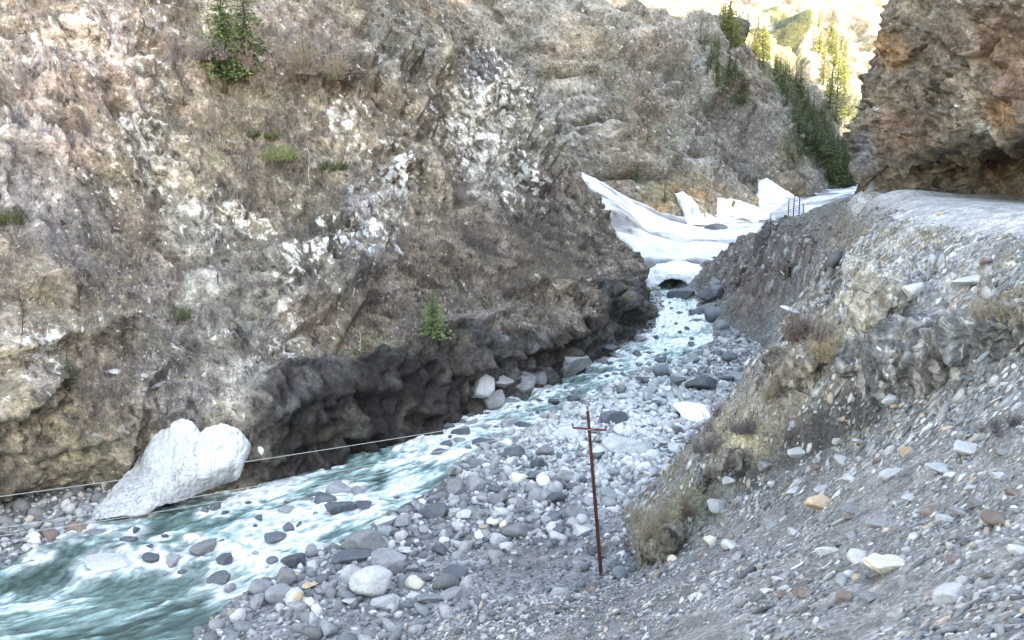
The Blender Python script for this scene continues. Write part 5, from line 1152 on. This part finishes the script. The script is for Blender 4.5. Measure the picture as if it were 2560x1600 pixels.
put_shrub(10, 560, 70, .7, 'dark green bush cut by the left frame edge', col(.04, .05, .02), col(.10, .11, .05), 20, 260, .05)
def sapling(px, py, hpx, label, seed, c):
    r = np.random.default_rng(seed); h_, _, _ = hit(px, py); H = hpx*h_[1]/FPX; pts = [(0, 0, -.1), (-.03*H, 0, H*.35), (.02*H, 0, H*.7), (-.05*H, 0, H)]
    parts = [tube(pts, [.045, .035, .025, .01], 6)]
    for k in range(9):
        t = r.uniform(.35, .95); p = np.array([0, 0, H*t]); a = r.uniform(0, 6.28); q = p+np.array([math.cos(a)*.22*H, math.sin(a)*.22*H, .18*H])*r.uniform(.5, 1); parts.append(tube([p, (p+q)/2-[0, 0, .02], q], [.02, .014, .006], 5))
    m = ground_mat('pale_bark', fine=((5., .2),), bumps=((20., .2),), bdist=.01, base=c); o = link('bare_sapling', poly_mesh('bare_sapling', parts, m, True)); o.location = h_; tag(o, label, 'sapling')
sapling(775, 470, 110, 'thin pale leafless sapling left of the dark green juniper patch', 3, (.36, .31, .27))
sapling(902, 880, 55, 'short pale dead stem on the slope left of the bright conifer', 4, (.45, .40, .30))
sapling(66, 905, 190, 'thin dark dead stem against the ochre rock at the left', 5, (.05, .04, .035))

# ------------------------------------------------------------------ utility pole
PB_ = hit(1503, 1438)[0]; PT_ = W(1469, 1026, PB_[1]+.6)
axis = (PT_-PB_); HP = np.linalg.norm(axis); axis = axis/HP
pole = bpy.data.objects.new('utility_pole', None); C.objects.link(pole); pole.location = PB_
tag(pole, 'leaning rusty red steel utility pole with one crossarm on the gravel', 'utility pole')
right = np.array([.96, -.28, 0]); right = right-axis*(right@axis); right /= np.linalg.norm(right); fwd = np.cross(axis, right)
def beam(p, q, w, d, up=None):
    p = np.asarray(p, float); q = np.asarray(q, float); a = q-p; a = a/np.linalg.norm(a)
    u = fwd-a*(fwd@a); u /= np.linalg.norm(u); v = np.cross(a, u)
    V = [c_+u*sx*d/2+v*sy*w/2 for c_ in (p, q) for sx, sy in ((-1, -1), (1, -1), (1, 1), (-1, 1))]
    return np.array(V), [(3, 2, 1, 0), (4, 5, 6, 7), (0, 1, 5, 4), (1, 2, 6, 5), (2, 3, 7, 6), (3, 0, 4, 7)]
b0 = -axis*.6
shaft = poly_mesh('pole', [beam(b0, axis*HP, .035, .17), beam(b0+right*.07, axis*(HP*.995)+right*.045, .028, .15), beam(b0-right*.07, axis*(HP*.995)-right*.045, .028, .15)], M_rust)
link('pole', shaft, pole)
pa = axis*(HP*.885)
arm_l = pa-right*.78+axis*.14; arm_r = pa+right*.86-axis*.02
link('crossarm', poly_mesh('crossarm', [beam(arm_l-fwd*.12, arm_r-fwd*.12, .09, .07)], M_rust), pole)
link('brace', poly_mesh('brace', [beam(pa+right*.62-fwd*.13, axis*(HP*.80)-fwd*.12, .04, .02)], M_rust), pole)
for k in range(22):
    p = axis*(HP*(.10+.034*k)); s_ = 1 if k % 2 else -1
    link('step', poly_mesh('step', [tube([p, p+right*s_*.17, p+right*s_*.19+axis*.03], [.014, .014, .012], 6)], M_rust, True), pole)
M_ins = ground_mat('insulator', rough=.3, fine=((5., .1),), bumps=((20., .05),), bdist=.002, base=(.10, .06, .045), spec=.6)
ends = []
for p in (axis*HP, arm_l-fwd*.12, arm_r-fwd*.12):
    parts = [tube([p, p+axis*.09, p+axis*.10, p+axis*.15, p+axis*.155, p+axis*.2, p+axis*.24], [.02, .02, .075, .06, .045, .055, .02], 10)]
    link('insulator', poly_mesh('insulator', parts, M_ins, True), pole); ends.append(PB_+p+axis*.2)
def wire(a, b, sag, rad, label, name='power_line'):
    t = np.linspace(0, 1, 60)[:, None]; P = a*(1-t)+b*t; P = P-np.array([0, 0, 1.])*(4*sag*t*(1-t))
    o = link(name, poly_mesh(name, [tube(P, [rad]*60, 6)], M_wire, True)); tag(o, label, 'wire')
wire(ends[0], W(-900, 1352, 36), .35, .014, 'upper wire running from the pole top across the cliff and snow slab')
wire(ends[1], W(-900, 1440, 35), .55, .014, 'lower wire crossing the foot of the snow slab, upper of the close pair')
wire(ends[2], W(-900, 1452, 34), .65, .012, 'lowest thin wire just above the river at the snow slab foot')

# ------------------------------------------------------------------ netting fence on the bank edge
fps = [(1886, 610, 70), (1925, 585, 85), (1968, 592, 88), (1982, 568, 70), (1996, 560, 62), (2008, 555, 40)]
fe = bpy.data.objects.new('netting_fence', None); C.objects.link(fe); tag(fe, 'thin dark posts with wire netting on the bank edge above the snow', 'fence')
base_ = []
for px, py, hp in fps:
    h = hit(px, py)[0]; d = h[1]*cP-h[2]*sP; Yf = 118+(px-1886)/122*8; w_p = W(px, py, Yf); zt = tps(np.array([w_p[0]]), np.array([Yf]))[0]; h = np.array([w_p[0], Yf, zt]); base_.append((h, min(hp*Yf/FPX, 3.4)))
fe.location = base_[0][0]; O = base_[0][0]
for h, H in base_:
    p = h-O; link('post', poly_mesh('post', [tube([p-[0, 0, .3], p+[0, 0, H]], [.07, .06], 8)], M_post, True), fe)
parts = []
for (h1, H1), (h2, H2) in zip(base_[:-1], base_[1:]):
    p, q = h1-O, h2-O; n_ = max(3, int(np.linalg.norm(q-p)/.25))
    for k in range(n_):
        t = (k+.5)/n_; a = p*(1-t)+q*t; hh = H1*(1-t)+H2*t; parts.append(tube([a+[0, 0, .1], a+[0, 0, hh*.93]], [.022, .022], 4))
    for k in range(9):
        f_ = .1+.83*k/8; parts.append(tube([p+[0, 0, H1*f_], q+[0, 0, H2*f_]], [.022, .022], 4))
link('netting', poly_mesh('netting', parts, M_dark), fe)
